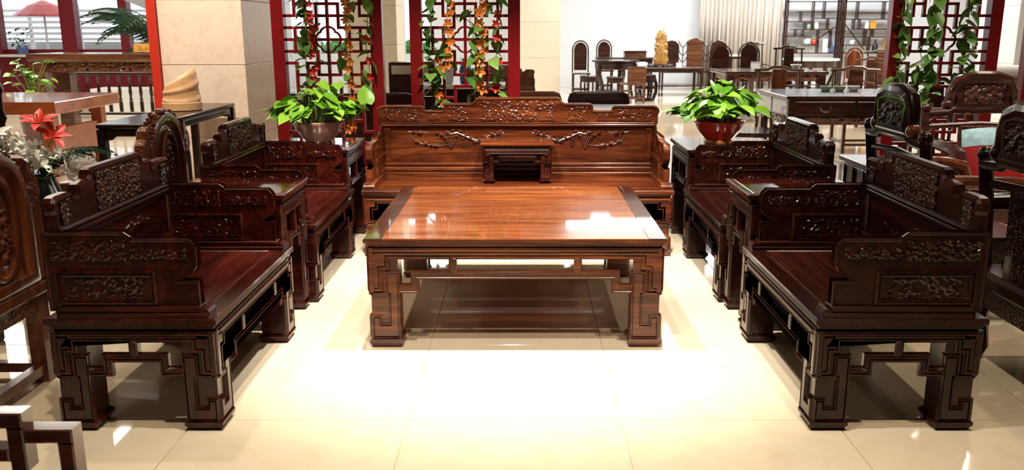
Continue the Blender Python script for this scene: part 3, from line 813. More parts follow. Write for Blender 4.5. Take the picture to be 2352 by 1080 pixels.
def chair(name, label, loc, rz, w=.52, d=.46, sh=.46, bh=1.05, mat='bg', style='yoke', arms=True, splat=None, group=None):
    t = thing(name, label, 'chair', loc, rz, group); lg = .036
    MB().cbox((0, 0, sh - .02), (w, d, .04), bev=.008).build('seat', mat, t)
    for sx in (-1, 1):
        for sy in (-1, 1): leg_box(t, sx * (w / 2 - lg), sy * (d / 2 - lg), lg, sh - .03, mat)
    for s in (-1, 1):
        MB().cbox((s * (w / 2 - lg), 0, .13), (.022, d - .1, .03)).build('stretcher', mat, t)
        MB().cbox((0, s * (d / 2 - lg), .10), (w - .1, .022, .03)).build('stretcher', mat, t)
    yb = d / 2 - .03
    if style == 'arch':
        MB().tube([(x, y + .05 * max(0, z - sh), z) for x, y, z in arch_pts(w - .06, sh - .02, bh, y=yb)], .017, 8).build('arched_back_frame', mat, t, smooth=True)
        sw = w * .34
        P = [(-sw, sh + .04), (sw, sh + .04), (sw * 1.05, bh - .22)] + [(sw * 1.05 * math.cos(a), bh - .22 + (.19) * math.sin(a)) for a in [math.pi * k / 10 for k in range(1, 10)]] + [(-sw * 1.05, bh - .22)]
        MB().plate(P, [(0, -.012), (0, .008), (.01, .014)], T3(0, yb + .02, 0) @ FRONT).build('splat', splat or mat, t)
    elif style == 'round':
        P = [(-w / 2, sh - .02), (w / 2, sh - .02), (w / 2, bh - .07), (w / 2 - .02, bh - .02), (w / 2 - .07, bh), (-w / 2 + .07, bh), (-w / 2 + .02, bh - .02), (-w / 2, bh - .07)]
        bk = MB().plate(P, [(0, -.025), (0, .02), (.012, .026), (.03, .026), (.036, .012)], T3(0, yb, 0) @ FRONT).plate([(-x, z) for x, z in reversed(P)], [(0, 0), (0, .02), (.012, .026), (.03, .026), (.036, .012)], T3(0, yb, 0) @ RZ(math.pi) @ FRONT, back=False)
        bk.build('backrest', mat, t)
    else:
        for s in (-1, 1):
            MB().tube([(s * (w / 2 - .035), yb, sh - .02), (s * (w / 2 - .04), yb + .01, sh + .25), (s * (w / 2 - .045), yb + .05, bh)], .016, 8).build('back_post', mat, t, smooth=True)
        MB().tube([(-w / 2 - .01, yb + .05, bh - .012), (-w / 4, yb + .05, bh - .005), (-.07, yb + .055, bh + .025), (.07, yb + .055, bh + .025), (w / 4, yb + .05, bh - .005), (w / 2 + .01, yb + .05, bh - .012)], .019, 8).build('top_rail', mat, t, smooth=True)
        MB().plate([(-.085, sh), (.085, sh), (.08, sh + .2), (.095, sh + .35), (.085, bh), (-.085, bh), (-.095, sh + .35), (-.08, sh + .2)], [(0, -.008), (0, .006), (.008, .01)], T3(0, yb + .03, 0) @ FRONT).build('splat', splat or mat, t)
    if arms:
        for s in (-1, 1):
            MB().tube([(s * (w / 2 - .03), yb, sh + .24), (s * (w / 2 + .0), 0, sh + .225), (s * (w / 2 - .01), -d / 2 + .06, sh + .2), (s * (w / 2 - .025), -d / 2 + .04, sh + .1), (s * (w / 2 - .035), -d / 2 + .04, sh - .01)], .015, 8).build('arm', mat, t, smooth=True)
    return t
def stool(name, label, loc, r, h, mat, drum=False, group=None):
    t = thing(name, label, 'stool', loc, 0, group)
    MB().lathe([(r * .9, h - .05), (r, h - .04), (r, h - .01), (r * .96, h)], 20).build('stool_top', mat, t, smooth=True, ang=40)
    MB().lathe([(r * .86, 0), (r * .92, .01), (r * .92, .04), (r * .86, .05)], 20).build('base_ring', mat, t, smooth=True, ang=40)
    n = 8 if drum else 4
    for k in range(n):
        a = 2 * math.pi * k / n + .4; c, s = math.cos(a), math.sin(a); q = 1.12 if drum else .95
        MB().tube([(r * .85 * c, r * .85 * s, .03), (r * q * c, r * q * s, h * .35), (r * q * c, r * q * s, h * .65), (r * .88 * c, r * .88 * s, h - .04)], .024 if drum else .022, 6).build('leg', mat, t, smooth=True)
    if drum:
        MB().lathe([(r * 1.0, h * .46), (r * 1.09, h * .48), (r * 1.09, h * .54), (r * 1.0, h * .56)], 20).build('middle_band', mat, t, smooth=True)
        MB().lathe([(r * .9, h - .16), (r * 1.02, h - .15), (r * .98, h - .05), (r * .9, h - .05)], 20).build('carved_apron', 'ebony_carved', t, smooth=True)
    else:
        MB().lathe([(r * .85, h - .13), (r * .93, h - .12), (r * .93, h - .05), (r * .85, h - .05)], 20).build('apron', mat, t, smooth=True)
    return t
def round_table(name, label, loc, r, h, mat, topmat=None, carved=None):
    t = thing(name, label, 'table', loc)
    MB().lathe([(r * .93, h - .05), (r, h - .04), (r, h - .008), (r * .985, h)], 32).build('table_top', topmat or mat, t, smooth=True, ang=40)
    MB().lathe([(r * .8, h - .2), (r * .86, h - .19), (r * .88, h - .06), (r * .8, h - .05)], 32).build('apron', carved or mat, t, smooth=True, ang=40)
    for k in range(5):
        a = 2 * math.pi * k / 5 - math.pi / 2 + .3; c, s = math.cos(a), math.sin(a)
        MB().tube([(r * .84 * c, r * .84 * s, h - .08), (r * .88 * c, r * .88 * s, h * .62), (r * .66 * c, r * .66 * s, h * .25), (r * .74 * c, r * .74 * s, .0)], [.045, .05, .035, .03], 6).build('leg', mat, t, smooth=True)
    MB().lathe([(r * .6, .1), (r * .72, .105), (r * .72, .14), (r * .6, .145)], 24).build('base_ring', mat, t, smooth=True)
    return t
def card(label, loc, rz=0, w=.13, h=.10):
    mb = MB().plate([(-w / 2, 0), (w / 2, 0), (w / 2, h), (-w / 2, h)], [(0, -.002), (0, .002)], RX(-.25) @ FRONT)
    mb.plate([(-w / 2, 0), (w / 2, 0), (w / 2, h), (-w / 2, h)], [(0, -.002), (0, .002)], T3(0, .05, 0) @ RX(.25) @ FRONT)
    o = mb.build('price_card', 'paper', None, loc=loc); o.rotation_euler = (0, 0, rz); return tag(o, label, 'card')
def vessel(name, label, loc, prof, mat, cat, parent=None, group=None, n=14):
    o = MB().lathe(prof, n).build(name, mat, parent, smooth=True, ang=50, loc=loc)
    return tag(o, label, cat, group) if parent is None else o
def sculpture(mb, H, w, seed, n=60):
    """knobbly carved figure group grown around an upright core"""
    rg = random.Random(seed)
    mb.lathe([(w * .42, .0), (w * .45, H * .1), (w * .33, H * .4), (w * .30, H * .7), (w * .15, H * .92), (.01, H * .96)], 12)
    for k in range(n):
        f = rg.random(); a = rg.uniform(0, 6.28); rr = w * (.40 - .18 * f)
        mb.ball((rr * math.cos(a), rr * math.sin(a) * .7, H * (.04 + .88 * f)), w * rg.uniform(.09, .17), n=7, m=5, sc=(1, 1, rg.uniform(.7, 1.7)))
    mb.ball((0, -.02, H * .95), w * .2, n=10, m=7)

# ------------------------------------------------------------------ centre and right background
chair('arched_back_chair', 'tall arched back chair nearest the cream column at the back wall', (1.33, 20.2, 0), 0, .42, .42, .48, 1.18, 'bg', 'arch', False)
chair('arched_back_chair', 'tall arched back chair behind the dark round table', (2.0, 21.6, 0), 0, .42, .42, .48, 1.18, 'bg', 'arch', False)
bg_table('console_table', 'dark console table against the back wall carrying a lacquer box', 1.7, 3.05, 20.55, 21.0, .80, 'bg')
lb = thing('lacquer_box', 'red brown lacquer box on the console table', 'box', (2.62, 20.75, .801))
MB().cbox((0, 0, .06), (.5, .3, .12), bev=.008).build('box_body', 'bg2', lb)
MB().cbox((0, 0, .135), (.53, .33, .03), bev=.008).build('lid', 'bg', lb)
MB().cbox((.1, -.155, .07), (.05, .015, .03)).build('latch', 'brass', lb)
round_table('round_table', 'dark round table with a carved apron among the stools', (2.05, 19.55, 0), .52, .78, 'bg', carved='ebony_carved')
stool('round_stool', 'round dark stool left of the round table by the cream column', (1.42, 18.9, 0), .2, .47, 'bg')
stool('round_stool', 'round dark stool in front of the round table', (1.95, 18.55, 0), .19, .47, 'bg')
stool('drum_stool', 'black carved drum stool with pierced sides on the pale floor', (2.55, 18.2, 0), .2, .53, 'ebony', True)
chair('small_chair', 'small red brown chair between the round stool and the drum stool', (2.2, 17.6, 0), R(200), .40, .40, .40, .72, 'bg2', 'round', False)
bg_table('long_table', 'long low table with a lower shelf carrying the yellow sculpture', 2.62, 3.98, 19.35, 20.25, .62, 'bg', shelf=.22, apron=.1)
p = G(1503, 150, .621)
sc_ = thing('wood_sculpture', 'yellow brown carved figure group on the long low table', 'sculpture', (p.x, 19.75, .621))
MB().lathe([(.28, 0), (.30, .015), (.29, .04), (.22, .07)], 20).build('black_base', 'ebony', sc_, smooth=True)
mb = MB(); sculpture(mb, .74, .34, 8, 90); mb.build('carving', 'yellow_wood', sc_, smooth=True, ang=60, loc=(0, 0, .05))
card('white price card beside the yellow sculpture', (3.45, 19.5, .621))
# bench with three arched back panels
bn = thing('panel_back_bench', 'long bench with three tall arched back panels against the curtain wall', 'bench', (4.2, 21.5, 0))
MB().cbox((0, -.05, .44), (1.75, .5, .05), bev=.01).build('seat', 'bg', bn)
for sx in (-1, 1):
    for sy in (-1, 1): leg_box(bn, sx * .84, -.05 + sy * .21, .045, .42, 'bg')
for k, (xc, zt_) in enumerate([(-.58, 1.18), (0, 1.235), (.58, 1.18)]):
    P = [(xc - .19, .5), (xc + .19, .5), (xc + .20, zt_ - .16)] + [(xc + .20 * math.cos(a), zt_ - .16 + .16 * math.sin(a)) for a in [math.pi * q / 10 for q in range(1, 10)]] + [(xc - .20, zt_ - .16)]
    MB().plate(P, [(0, -.015), (0, .01), (.012, .016), (.02, .012)], T3(0, .19, 0) @ FRONT).build('back_panel', 'bg2' if k == 1 else 'bg', bn)
for xa, xb in ((-.40, -.20), (.20, .40)):
    pass
for xc in (-.29, .29):
    for dz in (0, -.2, -.36):
        MB().tube([(xc + .11 * q, .19, 1.02 + dz + .14 * abs(q) ** 2) for q in (-1, -.6, -.25, 0, .25, .6, 1)], .011, 6).build('curved_rail', 'bg', bn, smooth=True)
    MB().tube([(xc, .19, .46), (xc, .19, 1.02)], .012, 6).build('spindle', 'bg', bn)
chair('arched_back_chair', 'dark arched back armchair in front of the panel back bench', (3.92, 17.6, 0), R(170), .46, .44, .46, 1.15, 'ebony', 'arch', True)
chair('arched_back_chair', 'dark arched back armchair in front of the folded curtain', (4.75, 18.4, 0), R(150), .48, .44, .46, 1.17, 'ebony', 'arch', True)
chair('yoke_back_chair', 'dark yoke back chair just right of the arched chair before the curtain', (5.05, 19.0, 0), R(12), .46, .44, .46, 1.14, 'bg', 'yoke', True)
bg_table('small_cabinet_table', 'small dark table with a pale top below the curtain', 4.75, 5.4, 20.6, 21.1, .86, 'bg', topmat='marble_top')
bg_table('dining_table', 'long brown table with carved apron carrying a price card and bowl', 3.22, 4.85, 14.0, 15.25, .78, 'bg', leg=.12, apron=.16, top=.05, carved='amber_carved')
card('white price card on the long brown table', tuple(G(1735, 158, .781)), R(10), .15, .12)
vessel('bowl', 'small pale bowl on the long brown table', tuple(G(1828, 157, .781)), [(.03, 0), (.05, .005), (.09, .05), (.10, .065), (.092, .066), (.05, .02)], 'glaze_white', 'bowl')
chair('yoke_back_chair', 'dark yoke back armchair facing us across the long brown table', (4.9, 16.1, 0), 0, .56, .48, .46, 1.10, 'ebony', 'yoke', True)
round_table('marble_round_table', 'round table with a white marble top before the display shelves', (6.5, 20.0, 0), .62, .80, 'bg', 'marble_top')
chair('high_back_chair', 'narrow orange brown high back chair right of the marble table', (6.35, 17.0, 0), R(-20), .36, .4, .46, 1.08, 'amber', 'arch', False)
chair('yoke_back_chair', 'brown yoke back chair close to the right lattice screen post', (6.5, 16.0, 0), R(-15), .56, .48, .46, 1.04, 'bg', 'yoke', True, splat='bg2')
chair('yoke_back_chair', 'brown yoke back chair at the far left end of the writing desk', (3.12, 10.5, 0), 0, .58, .48, .45, .96, 'bg2', 'yoke', True, splat='amber')
chair('yoke_back_chair', 'brown yoke back chair at the far side of the desk behind the cups', (4.05, 10.5, 0), 0, .58, .48, .45, .96, 'bg2', 'yoke', True)
chair('low_back_armchair', 'brown armchair beside the red planter and the left end of the desk', (2.22, 8.75, 0), R(80), .6, .55, .45, .78, 'bg', 'round', True)
chair('yoke_back_chair', 'dark yoke back chair pushed to the near side of the desk', (3.62, 8.05, 0), R(190), .5, .46, .45, .98, 'ebony', 'yoke', True)
chair('yoke_back_chair', 'brown side chair further back between the two brown desk chairs', (5.3, 13.0, 0), R(20), .54, .48, .46, 1.0, 'bg2', 'yoke', True)

# writing desk
dk = thing('writing_desk', 'dark writing desk with pale drawer ends and a metal drawer handle', 'desk', (3.55, 9.08, 0))
W, D, h = 1.98, 1.15, .80
MB().plate([(-W / 2, -D / 2), (W / 2, -D / 2), (W / 2, D / 2), (-W / 2, D / 2)], [(.012, h - .035), (0, h - .025), (0, h - .005), (.005, h)]).build('desk_top', 'bg', dk)
MB().box(-W / 2 + .03, W / 2 - .03, -D / 2 + .03, D / 2 - .03, h - .2, h - .035).build('drawer_case', 'bg', dk)
for k in range(3):
    x0 = -W / 2 + .07 + k * (W - .14) / 3
    dr = MB().plate([(x0 + .01, h - .185), (x0 + (W - .14) / 3 - .01, h - .185), (x0 + (W - .14) / 3 - .01, h - .05), (x0 + .01, h - .05)], [(0, -.01), (0, .012), (.008, .016)], T3(0, -D / 2 + .03, 0) @ FRONT).build('drawer', 'bg', dk)
    xc = x0 + (W - .14) / 6
    MB().tube([(xc - .055, -D / 2 - .0, h - .10), (xc - .055, -D / 2 - .02, h - .105), (xc - .035, -D / 2 - .025, h - .14), (xc, -D / 2 - .025, h - .15), (xc + .035, -D / 2 - .025, h - .14), (xc + .055, -D / 2 - .02, h - .105), (xc + .055, -D / 2, h - .10)], .007, 6).build('handle', 'brass', dr, smooth=True)
for s in (-1, 1):
    y0 = -.27 if s < 0 else .27
    for sd in (-1, 1):
        T = T3(sd * (W / 2 - .03), 0, 0) @ RZ(sd * R(90)) @ T3(0, 0, 0) @ FRONT
        MB().plate([(y0 - .24, h - .185), (y0 + .24, h - .185), (y0 + .24, h - .05), (y0 - .24, h - .05)], [(0, -.01), (0, .01), (.008, .012)], T).build('end_panel', 'marble_top', dk)  # light reflecting off the panels is put in as a white colour
for sx in (-1, 1):
    for sy in (-1, 1): leg_box(dk, sx * (W / 2 - .08), sy * (D / 2 - .08), .075, h - .2, 'bg')
for i in range(4):
    w = W - .2 if i % 2 == 0 else D - .2; dd = D / 2 - .06 if i % 2 == 0 else W / 2 - .06
    T = RZ(i * math.pi / 2) @ T3(-w / 2, -dd, 0) @ FRONT
    ap = MB().plate([(0, h - .32), (.08, h - .28), (w - .08, h - .28), (w, h - .32), (w, h - .2), (0, h - .2)], [(0, -.01), (0, .008), (.005, .012)], T).build('apron', 'bg', dk)
    MB().relief(.08, w - .08, h - .275, h - .205, leaf_relief(w - .16, .07, 2500, .014, 60 + i, .02, nx=int(w / .012)), T, .011).build('apron_carving', 'purple_carved', ap, smooth=True, ang=0)
CUP = [(.03, 0), (.034, .004), (.048, .03), (.052, .045), (.046, .046), (.03, .012)]
for nm, lab, u, mt in [('tea_bowl', 'leftmost green rimmed bowl on the writing desk', 1896, 'glaze_green'), ('tea_bowl', 'middle green bowl on the writing desk', 1928, 'glaze_green'), ('tea_cup', 'cream cup on the writing desk near the black chair', 1960, 'glaze_white')]:
    q = G(u, 209, .801); vessel(nm, lab, tuple(q), [(r * 1.25, z * 1.15) for r, z in CUP], mt, 'bowl', n=18)

# seats behind the long settee
chair('low_sofa_chair', 'dark rounded back chair seen between the two left lattice screens', (-1.3, 8.5, 0), R(180), .56, .5, .42, .85, 'ebony', 'round', True)
chair('low_sofa_chair', 'brown rounded back chair directly behind the settee crest', (.08, 8.5, 0), R(180), .58, .5, .42, .865, 'bg2', 'round', True)
chair('low_sofa_chair', 'dark rounded back chair right of the brown one behind the settee', (.72, 8.55, 0), R(180), .58, .5, .42, .86, 'ebony', 'round', True)
bg_table('tea_table', 'low tea table with a white glossy top behind the settee right end', .42, .98, 7.35, 7.85, .78, 'ebony', leg=.05, topmat='marble_top')
SWB = {M['dark'].name: M['bg2'], M['dark_y'].name: M['bg2'], M['dark_v'].name: M['bg2'], M['dark_carved'].name: M['amber_carved']}
dup(ch, (-.33, 13.2, 0), R(180), 'brown carved armchair with stepped back beyond the middle lattice screen', 'stepped back armchairs far away', SWB)
# behind the screens
bg_table('counter_table', 'long dark counter with plant vases behind the middle lattice screen', -1.15, -.2, 9.9, 10.6, .82, 'ebony', apron=.3, topmat='marble_top')
for k, (x, lab) in enumerate([(-.86, 'white slender vase with spiky leaves on the dark counter'), (-.66, 'blue slender vase with spiky leaves on the dark counter')]):
    t = thing('vase', lab, 'vase', (x, 10.2, .821))
    MB().lathe([(.05, 0), (.06, .01), (.07, .15), (.05, .22), (.06, .24)], 14).build('vase_body', ('glaze_white', 'glaze_blue')[k], t, smooth=True)
    rg = random.Random(k)
    for q in range(9): dataobj('leaf', IVY, t, T3(0, 0, .22) @ RZ(q * .7) @ RX(rg.uniform(.5, 1.2)) @ Matrix.Diagonal((.04, .11, .11, 1)))
sb = thing('sideboard', 'low dark sideboard behind the left lattice screen', 'sideboard', (-2.02, 9.1, 0))
MB().cbox((0, 0, .78), (.74, .44, .04), bev=.006).build('sideboard_top', 'ebony', sb)
MB().box(-.34, .34, -.19, .19, .08, .76).build('body', 'ebony', sb)
for s_ in (-1, 1):
    d_ = MB().cbox((s_ * .165, -.195, .42), (.31, .02, .6), bev=.006).build('door', 'ebony', sb)
    MB().ball((s_ * .04, -.212, .45), .014).build('knob', 'brass', d_)
for sx in (-1, 1):
    for sy in (-1, 1): leg_box(sb, sx * .31, sy * .16, .05, .1, 'ebony')
cb = thing('dark_cabinet', 'dark cabinet with a silver panel between the left lattice screens', 'cabinet', (-1.5, 12.2, 0))
MB().cbox((0, 0, .5), (.62, .45, 1.0), bev=.01).build('body', 'ebony', cb)
MB().cbox((-.02, -.23, .9), (.5, .02, .12), bev=.004).build('silver_panel', 'brass', cb)
for s in (-1, 1):
    d_ = MB().cbox((s * .15, -.23, .4), (.28, .02, .72), bev=.006).build('door', 'ebony', cb)
    MB().ball((s * .04, -.25, .45), .015).build('knob', 'brass', d_)
def shelf_unit(label, x0, x1, y, h, d, cells, mat, name='display_shelf', zb=.0, t=.03):
    W = x1 - x0
    o = thing(name, label, 'shelf', ((x0 + x1) / 2, y, 0))
    for sx in (-1, 1):
        for sy in (-1, 1): leg_box(o, sx * (W / 2 - t / 2), sy * (d / 2 - t / 2), t, h, mat)
    for (a, b, z) in cells['h']: MB().box(-W / 2 + a * W, -W / 2 + b * W, -d / 2, d / 2, z - .011, z + .011).build('shelf_board', mat, o)
    for (a, z0, z1) in cells['v']: MB().box(-W / 2 + a * W - .011, -W / 2 + a * W + .011, -d / 2, d / 2, z0, z1).build('divider', mat, o)
    for (a, z0, b, z1) in cells.get('d', []):
        MB().tube([(-W / 2 + a * W, d / 2 - .02, z0), (-W / 2 + b * W, d / 2 - .02, z1)], .016, 5).build('brace', mat, o)
    return o
cells = {'h': [(0, 1, .08), (0, 1, .86), (.36, .62, 1.05), (0, .2, 1.26), (.28, .5, 1.26), (.1, .85, 1.43), (.0, .5, 1.62), (.5, 1, 1.70), (.2, .9, 1.86), (0, 1, 2.1)],
         'v': [(.36, 1.43, 1.62), (.62, .86, 1.43), (.78, 1.43, 1.70), (.34, 1.26, 1.43), (.5, 1.43, 2.1), (.28, 1.62, 1.86), (.85, .98, 1.43), (.2, 1.26, 1.43), (.7, 1.7, 2.1)], 'd': [(.55, 1.1, .95, 1.5)]}
sh1 = shelf_unit('left red brown display shelf with bottles against the back wall', 6.5, 7.85, 22.2, 2.2, .2, cells, 'bg', t=.05)
cells2 = {'h': [(0, 1, .08), (0, 1, .86), (.0, .55, 1.05), (.2, .9, 1.44), (.0, .5, 1.25), (.6, 1, 1.25), (0, 1, 1.68), (.25, .85, 1.83), (0, 1, 2.1)],
          'v': [(.3, 1.44, 1.68), (.2, 1.44, 1.68), (.55, 1.25, 1.44), (.42, 1.05, 1.44), (.72, 1.68, 2.1), (.5, .86, 1.25), (.25, 1.68, 2.1), (.85, 1.25, 1.83), (.9, 1.44, 1.68)], 'd': [(.05, 1.6, .45, .95)]}
sh2 = shelf_unit('right red brown display shelf with a golden box against the back wall', 7.92, 9.3, 22.2, 2.2, .2, cells2, 'bg', t=.05)
BOT = [(.04, 0), (.05, .01), (.052, .12), (.02, .17), (.018, .22), (.024, .23)]
items = [('bottle', 'dark slim bottle on the lowest open shelf at the left', 6.62, .872, BOT, 'glaze_dark', 1.0), ('bottle', 'brown bottle on the left display shelf beside the dark slim one', 6.82, .872, BOT, 'bg2', .8),
         ('porcelain_jar', 'white porcelain jar under the middle of the left display shelf', 7.08, 1.062, [(.05, 0), (.09, .05), (.09, .13), (.04, .17), (.05, .18)], 'glaze_white', 1.0),
         ('porcelain_jar', 'red jar beside the white jar on the left display shelf', 7.25, 1.062, [(.04, 0), (.07, .05), (.06, .11), (.03, .14)], 'pot_red', 1.0),
         ('vase', 'tall white vase in the middle of the left display shelf', 7.28, 1.442, [(.05, 0), (.07, .06), (.05, .15), (.035, .17), (.05, .19)], 'glaze_white', .95),
         ('vase', 'grey green vase left of the tall white vase', 7.085, 1.442, [(.05, 0), (.07, .06), (.05, .14), (.03, .16)], 'glaze_green', .95),
         ('bottle', 'patterned blue white bottle at the right end of the left shelf', 7.7, .872, BOT, 'glaze_blue', 1.2),
         ('bottle', 'dark bottle with long neck on the right display shelf', 8.79, .872, BOT, 'glaze_dark', 1.4),
         ('porcelain_jar', 'pale jar at the left of the right display shelf', 8.2, 1.062, [(.05, 0), (.08, .05), (.07, .12), (.04, .15)], 'glaze_white', .9),
         ('bottle', 'celadon bottle at the left end of the right display shelf', 8.06, .872, BOT, 'glaze_green', .7),
         ('vase', 'white vase on the top shelf of the right display shelf', 9.17, 1.692, [(.05, 0), (.07, .06), (.05, .14), (.03, .16), (.05, .18)], 'glaze_white', .75)]
for nm, lab, x, z, prof, mt, s in items: vessel(nm, lab, (x, 22.2, z), [(r * s, q * s) for r, q in prof], mt, nm.split('_')[-1], n=12)
for nm, lab, x, z, w, h_, mt in [('gift_box', 'golden upright gift box in the middle of the right display shelf', 8.67, 1.452, .14, .2, 'gold'), ('book', 'pale thick book standing left of the golden box', 8.52, 1.452, .08, .16, 'paper'),
                                 ('lantern_box', 'glowing amber box low on the right display shelf', 9.05, .872, .09, .34, 'gold'), ('gift_box', 'white tall box right of the amber box', 9.2, .872, .09, .33, 'paper'),
                                 ('gift_box', 'white tall box low on the left display shelf', 7.52, .872, .12, .33, 'paper')]:
    o = MB().cbox((0, 0, h_ / 2), (w, .12, h_), bev=.005).build(nm, mt, None, loc=(x, 22.2, z)); tag(o, lab, 'book' if nm == 'book' else 'box')
# curtain
cv = []; cf = []; N = 150
for j, z in enumerate((.02, 3.4)):
    for i in range(N + 1):
        x = 4.42 + 2.04 * i / N; cv.append((x, 22.3 + .07 * math.sin(i * .82) + .03 * math.sin(i * 2.1 + j * .4), z))
for i in range(N): cf.append((i, i + 1, N + 2 + i, N + 1 + i))
cu = MB(); cu.add(cv, cf); o = cu.build('curtain', 'curtain', smooth=True, ang=0)
so = o.modifiers.new('thickness', 'SOLIDIFY'); so.thickness = .008
tag(o, 'floor length beige curtain in deep folds on the back wall', 'curtain')

# ------------------------------------------------------------------ left background
wl = MB(); wl.box(X0, XC, YW, YW + .2, 0, .88); wl.box(X0, XC, YW, YW + .2, 3.1, CEIL)
wl = struct(wl.build('wall_window_side', 'red_wall'))
struct(MB().box(X0, XC, YW - .14, YW + .05, .88, .93).build('trim_2', 'white'))
for k in range(8):
    x0 = X0 + .3 + k * .95
    mb = MB(); frame_ring(mb, x0, x0 + .8, .14, .76, .09, 0, T3(0, YW, 0) @ FRONT, .02); mb.build('wainscot_panel', 'red_wall', wl)
struct(MB().box(XC - .2, XC, YW - .1, Y1, 0, CEIL).build('wall_corner', 'wall'))
wn = window(2, X0, XC - .2, .93, 3.1, YW + .1, 1, 'red_wall', .1)
for (u0, u1) in ((-22, 4), (144, 178), (279, 299)):
    a, b = PY(u0, 60, YW), PY(u1, 60, YW)
    MB().box(a.x, b.x, YW - .1, YW + .12, .93, 3.1).build('mullion', 'red_wall', wn)
# outdoors at the left: slatted fence, parasol, paving
fe = thing('slat_fence', 'white horizontal slat fence outside the red framed windows', 'fence', (-10.4, 21.0, 0))
for z in (1.21, 1.34, 1.47, 1.60, 1.73, 1.86):
    MB().cbox((0, 0, z), (4.6, .03, .07), bev=.005).build('slat', 'white', fe)
for x in (-2.3, -1.15, 0, 1.15, 2.3): MB().cbox((x, .04, 1.0), (.08, .06, 2.0), bev=.005).build('post', 'white', fe)
struct(MB().box(-13, -7.5, 21.2, 21.4, 0, 1.15).build('wall_outside', 'outdoor'))
um = thing('parasol', 'red parasol outside the left red framed window', 'parasol', (-10.6, 19.9, 0))
MB().tube([(0, 0, 0), (0, 0, 2.05)], .025, 8).build('pole', 'white', um)
MB().lathe([(.62, 1.72), (.60, 1.75), (.3, 1.95), (.03, 2.06)], 12).build('canopy', 'red_bright', um)
# stair flight
p0, p1 = PY(255, -12, 16), PY(440, 64, 16)
st = struct(MB().plate([(p0.x, p0.z), (p1.x, p1.z), (p1.x, p1.z + .35), (p0.x, p0.z + .35)], [(0, -.9), (0, 0)], T3(0, 16, 0) @ FRONT).build('staircase', 'grey'))
# balustrade
ba = thing('balustrade', 'low brown balustrade of turned balusters behind the carved altar table', 'railing', (-6.5, 14.6, 0))
MB().cbox((0, 0, .73), (2.2, .09, .05), bev=.012).build('top_rail', 'bg', ba)
MB().cbox((0, 0, .07), (2.2, .08, .05), bev=.008).build('bottom_rail', 'bg', ba)
prof = [(.022, 0), (.030, .01), (.032, .16), (.022, .19), (.03, .21), (.018, .25), (.03, .33), (.02, .44), (.016, .52), (.03, .545), (.02, .57), (.03, .60), (.03, .62)]
b0 = None
for k in range(13):
    T = T3(-1.04 + k * .173, 0, .09)
    if b0 is None: b0 = MB().lathe(prof, 10).build('baluster', 'bg', ba, smooth=True, loc=T.translation)
    else: dataobj('baluster', b0.data, ba, T)
struct(MB().box(-8.0, -5.3, 16.3, 16.9, 0, .36).build('trim_3', 'white'))
# carved altar table
at_ = bg_table('altar_table', 'tall altar table with thick carved apron at the far left', -6.82, -4.9, 12.2, 13.1, 1.105, 'bg2', leg=.2, apron=.22, top=.11, carved='amber_carved', ov=.02)
npl = thing('name_plate', 'orange wooden name plate on the tall altar table', 'name plate', (-5.28, 12.55, 1.113))
MB().plate([(-.2, 0), (.2, 0), (.2, .12), (-.2, .12)], [(0, -.03), (0, .025), (.004, .03)], RX(-.2) @ FRONT).build('plate', 'gold', npl)
for k, pts in enumerate([[(-.12, .03), (-.10, .08), (-.08, .03), (-.05, .03)], [(-.03, .03), (-.02, .06), (0, .06), (.0, .03)], [(.03, .03), (.03, .06), (.06, .06), (.06, .03)], [(.085, .06), (.09, .03), (.11, .03), (.11, .06), (.11, .01)]]):
    MB().tube([(u, .0305, v) if False else (u, v, .031) for u, v in pts], .004, 5, RX(-.2) @ FRONT).build('lettering', 'ink', npl)
# palm
pm = thing('potted_palm', 'dark green palm with arching fronds beside the marble column', 'palm', (-6.2, 15.4, 0))
MB().lathe([(.16, 0), (.2, .02), (.24, .3), (.26, .33), (.24, .34)], 16).build('pot', 'glaze_dark', pm, smooth=True)
MB().tube([(0, 0, .3), (.02, 0, .7), (0, 0, 1.12)], [.05, .04, .03], 8).build('trunk', 'bg2', pm, smooth=True)
def frond_mesh(name, n=17):
    mb = MB(); spine = []
    for k in range(n + 1):
        f = k / n; spine.append(Vector((0, f, .34 * math.sin(f * 2.0) - .42 * f * f)))
    mb.tube(spine, [.012 * (1 - .8 * k / n) for k in range(n + 1)], 5)
    for k in range(2, n + 1):
        f = k / n; L = .34 * math.sin(math.pi * min(1, f * .85 + .12)) + .05
        for s in (-1, 1):
            p = spine[k]; q = p + Vector((s * L * .8, L * .6, -L * .45)); w = Vector((0, .014, 0)); mdl = (p + q) / 2 + Vector((0, 0, .02))
            mb.add([p - w * .4, p + w * .4, mdl + w, q, mdl - w], [(0, 1, 2, 3, 4)])
    me = bpy.data.meshes.new(name); me.from_pydata(mb.v, [], mb.f); me.materials.append(M['palm']); return me
FROND = frond_mesh('frond'); rg = random.Random(2)
for k in range(15):
    a = [1.75, 1.2, 2.1, 1.5, .9, 2.4, 1.6, 1.3, 1.9, 0, -.8, -1.6, -2.4, 3.0, .4][k]
    dataobj('frond', FROND, pm, T3(0, 0, 1.1 + .02 * k) @ RZ(a) @ RX(rg.uniform(-.25, .55)) @ Matrix.Scale(rg.uniform(.9, 1.35), 4))
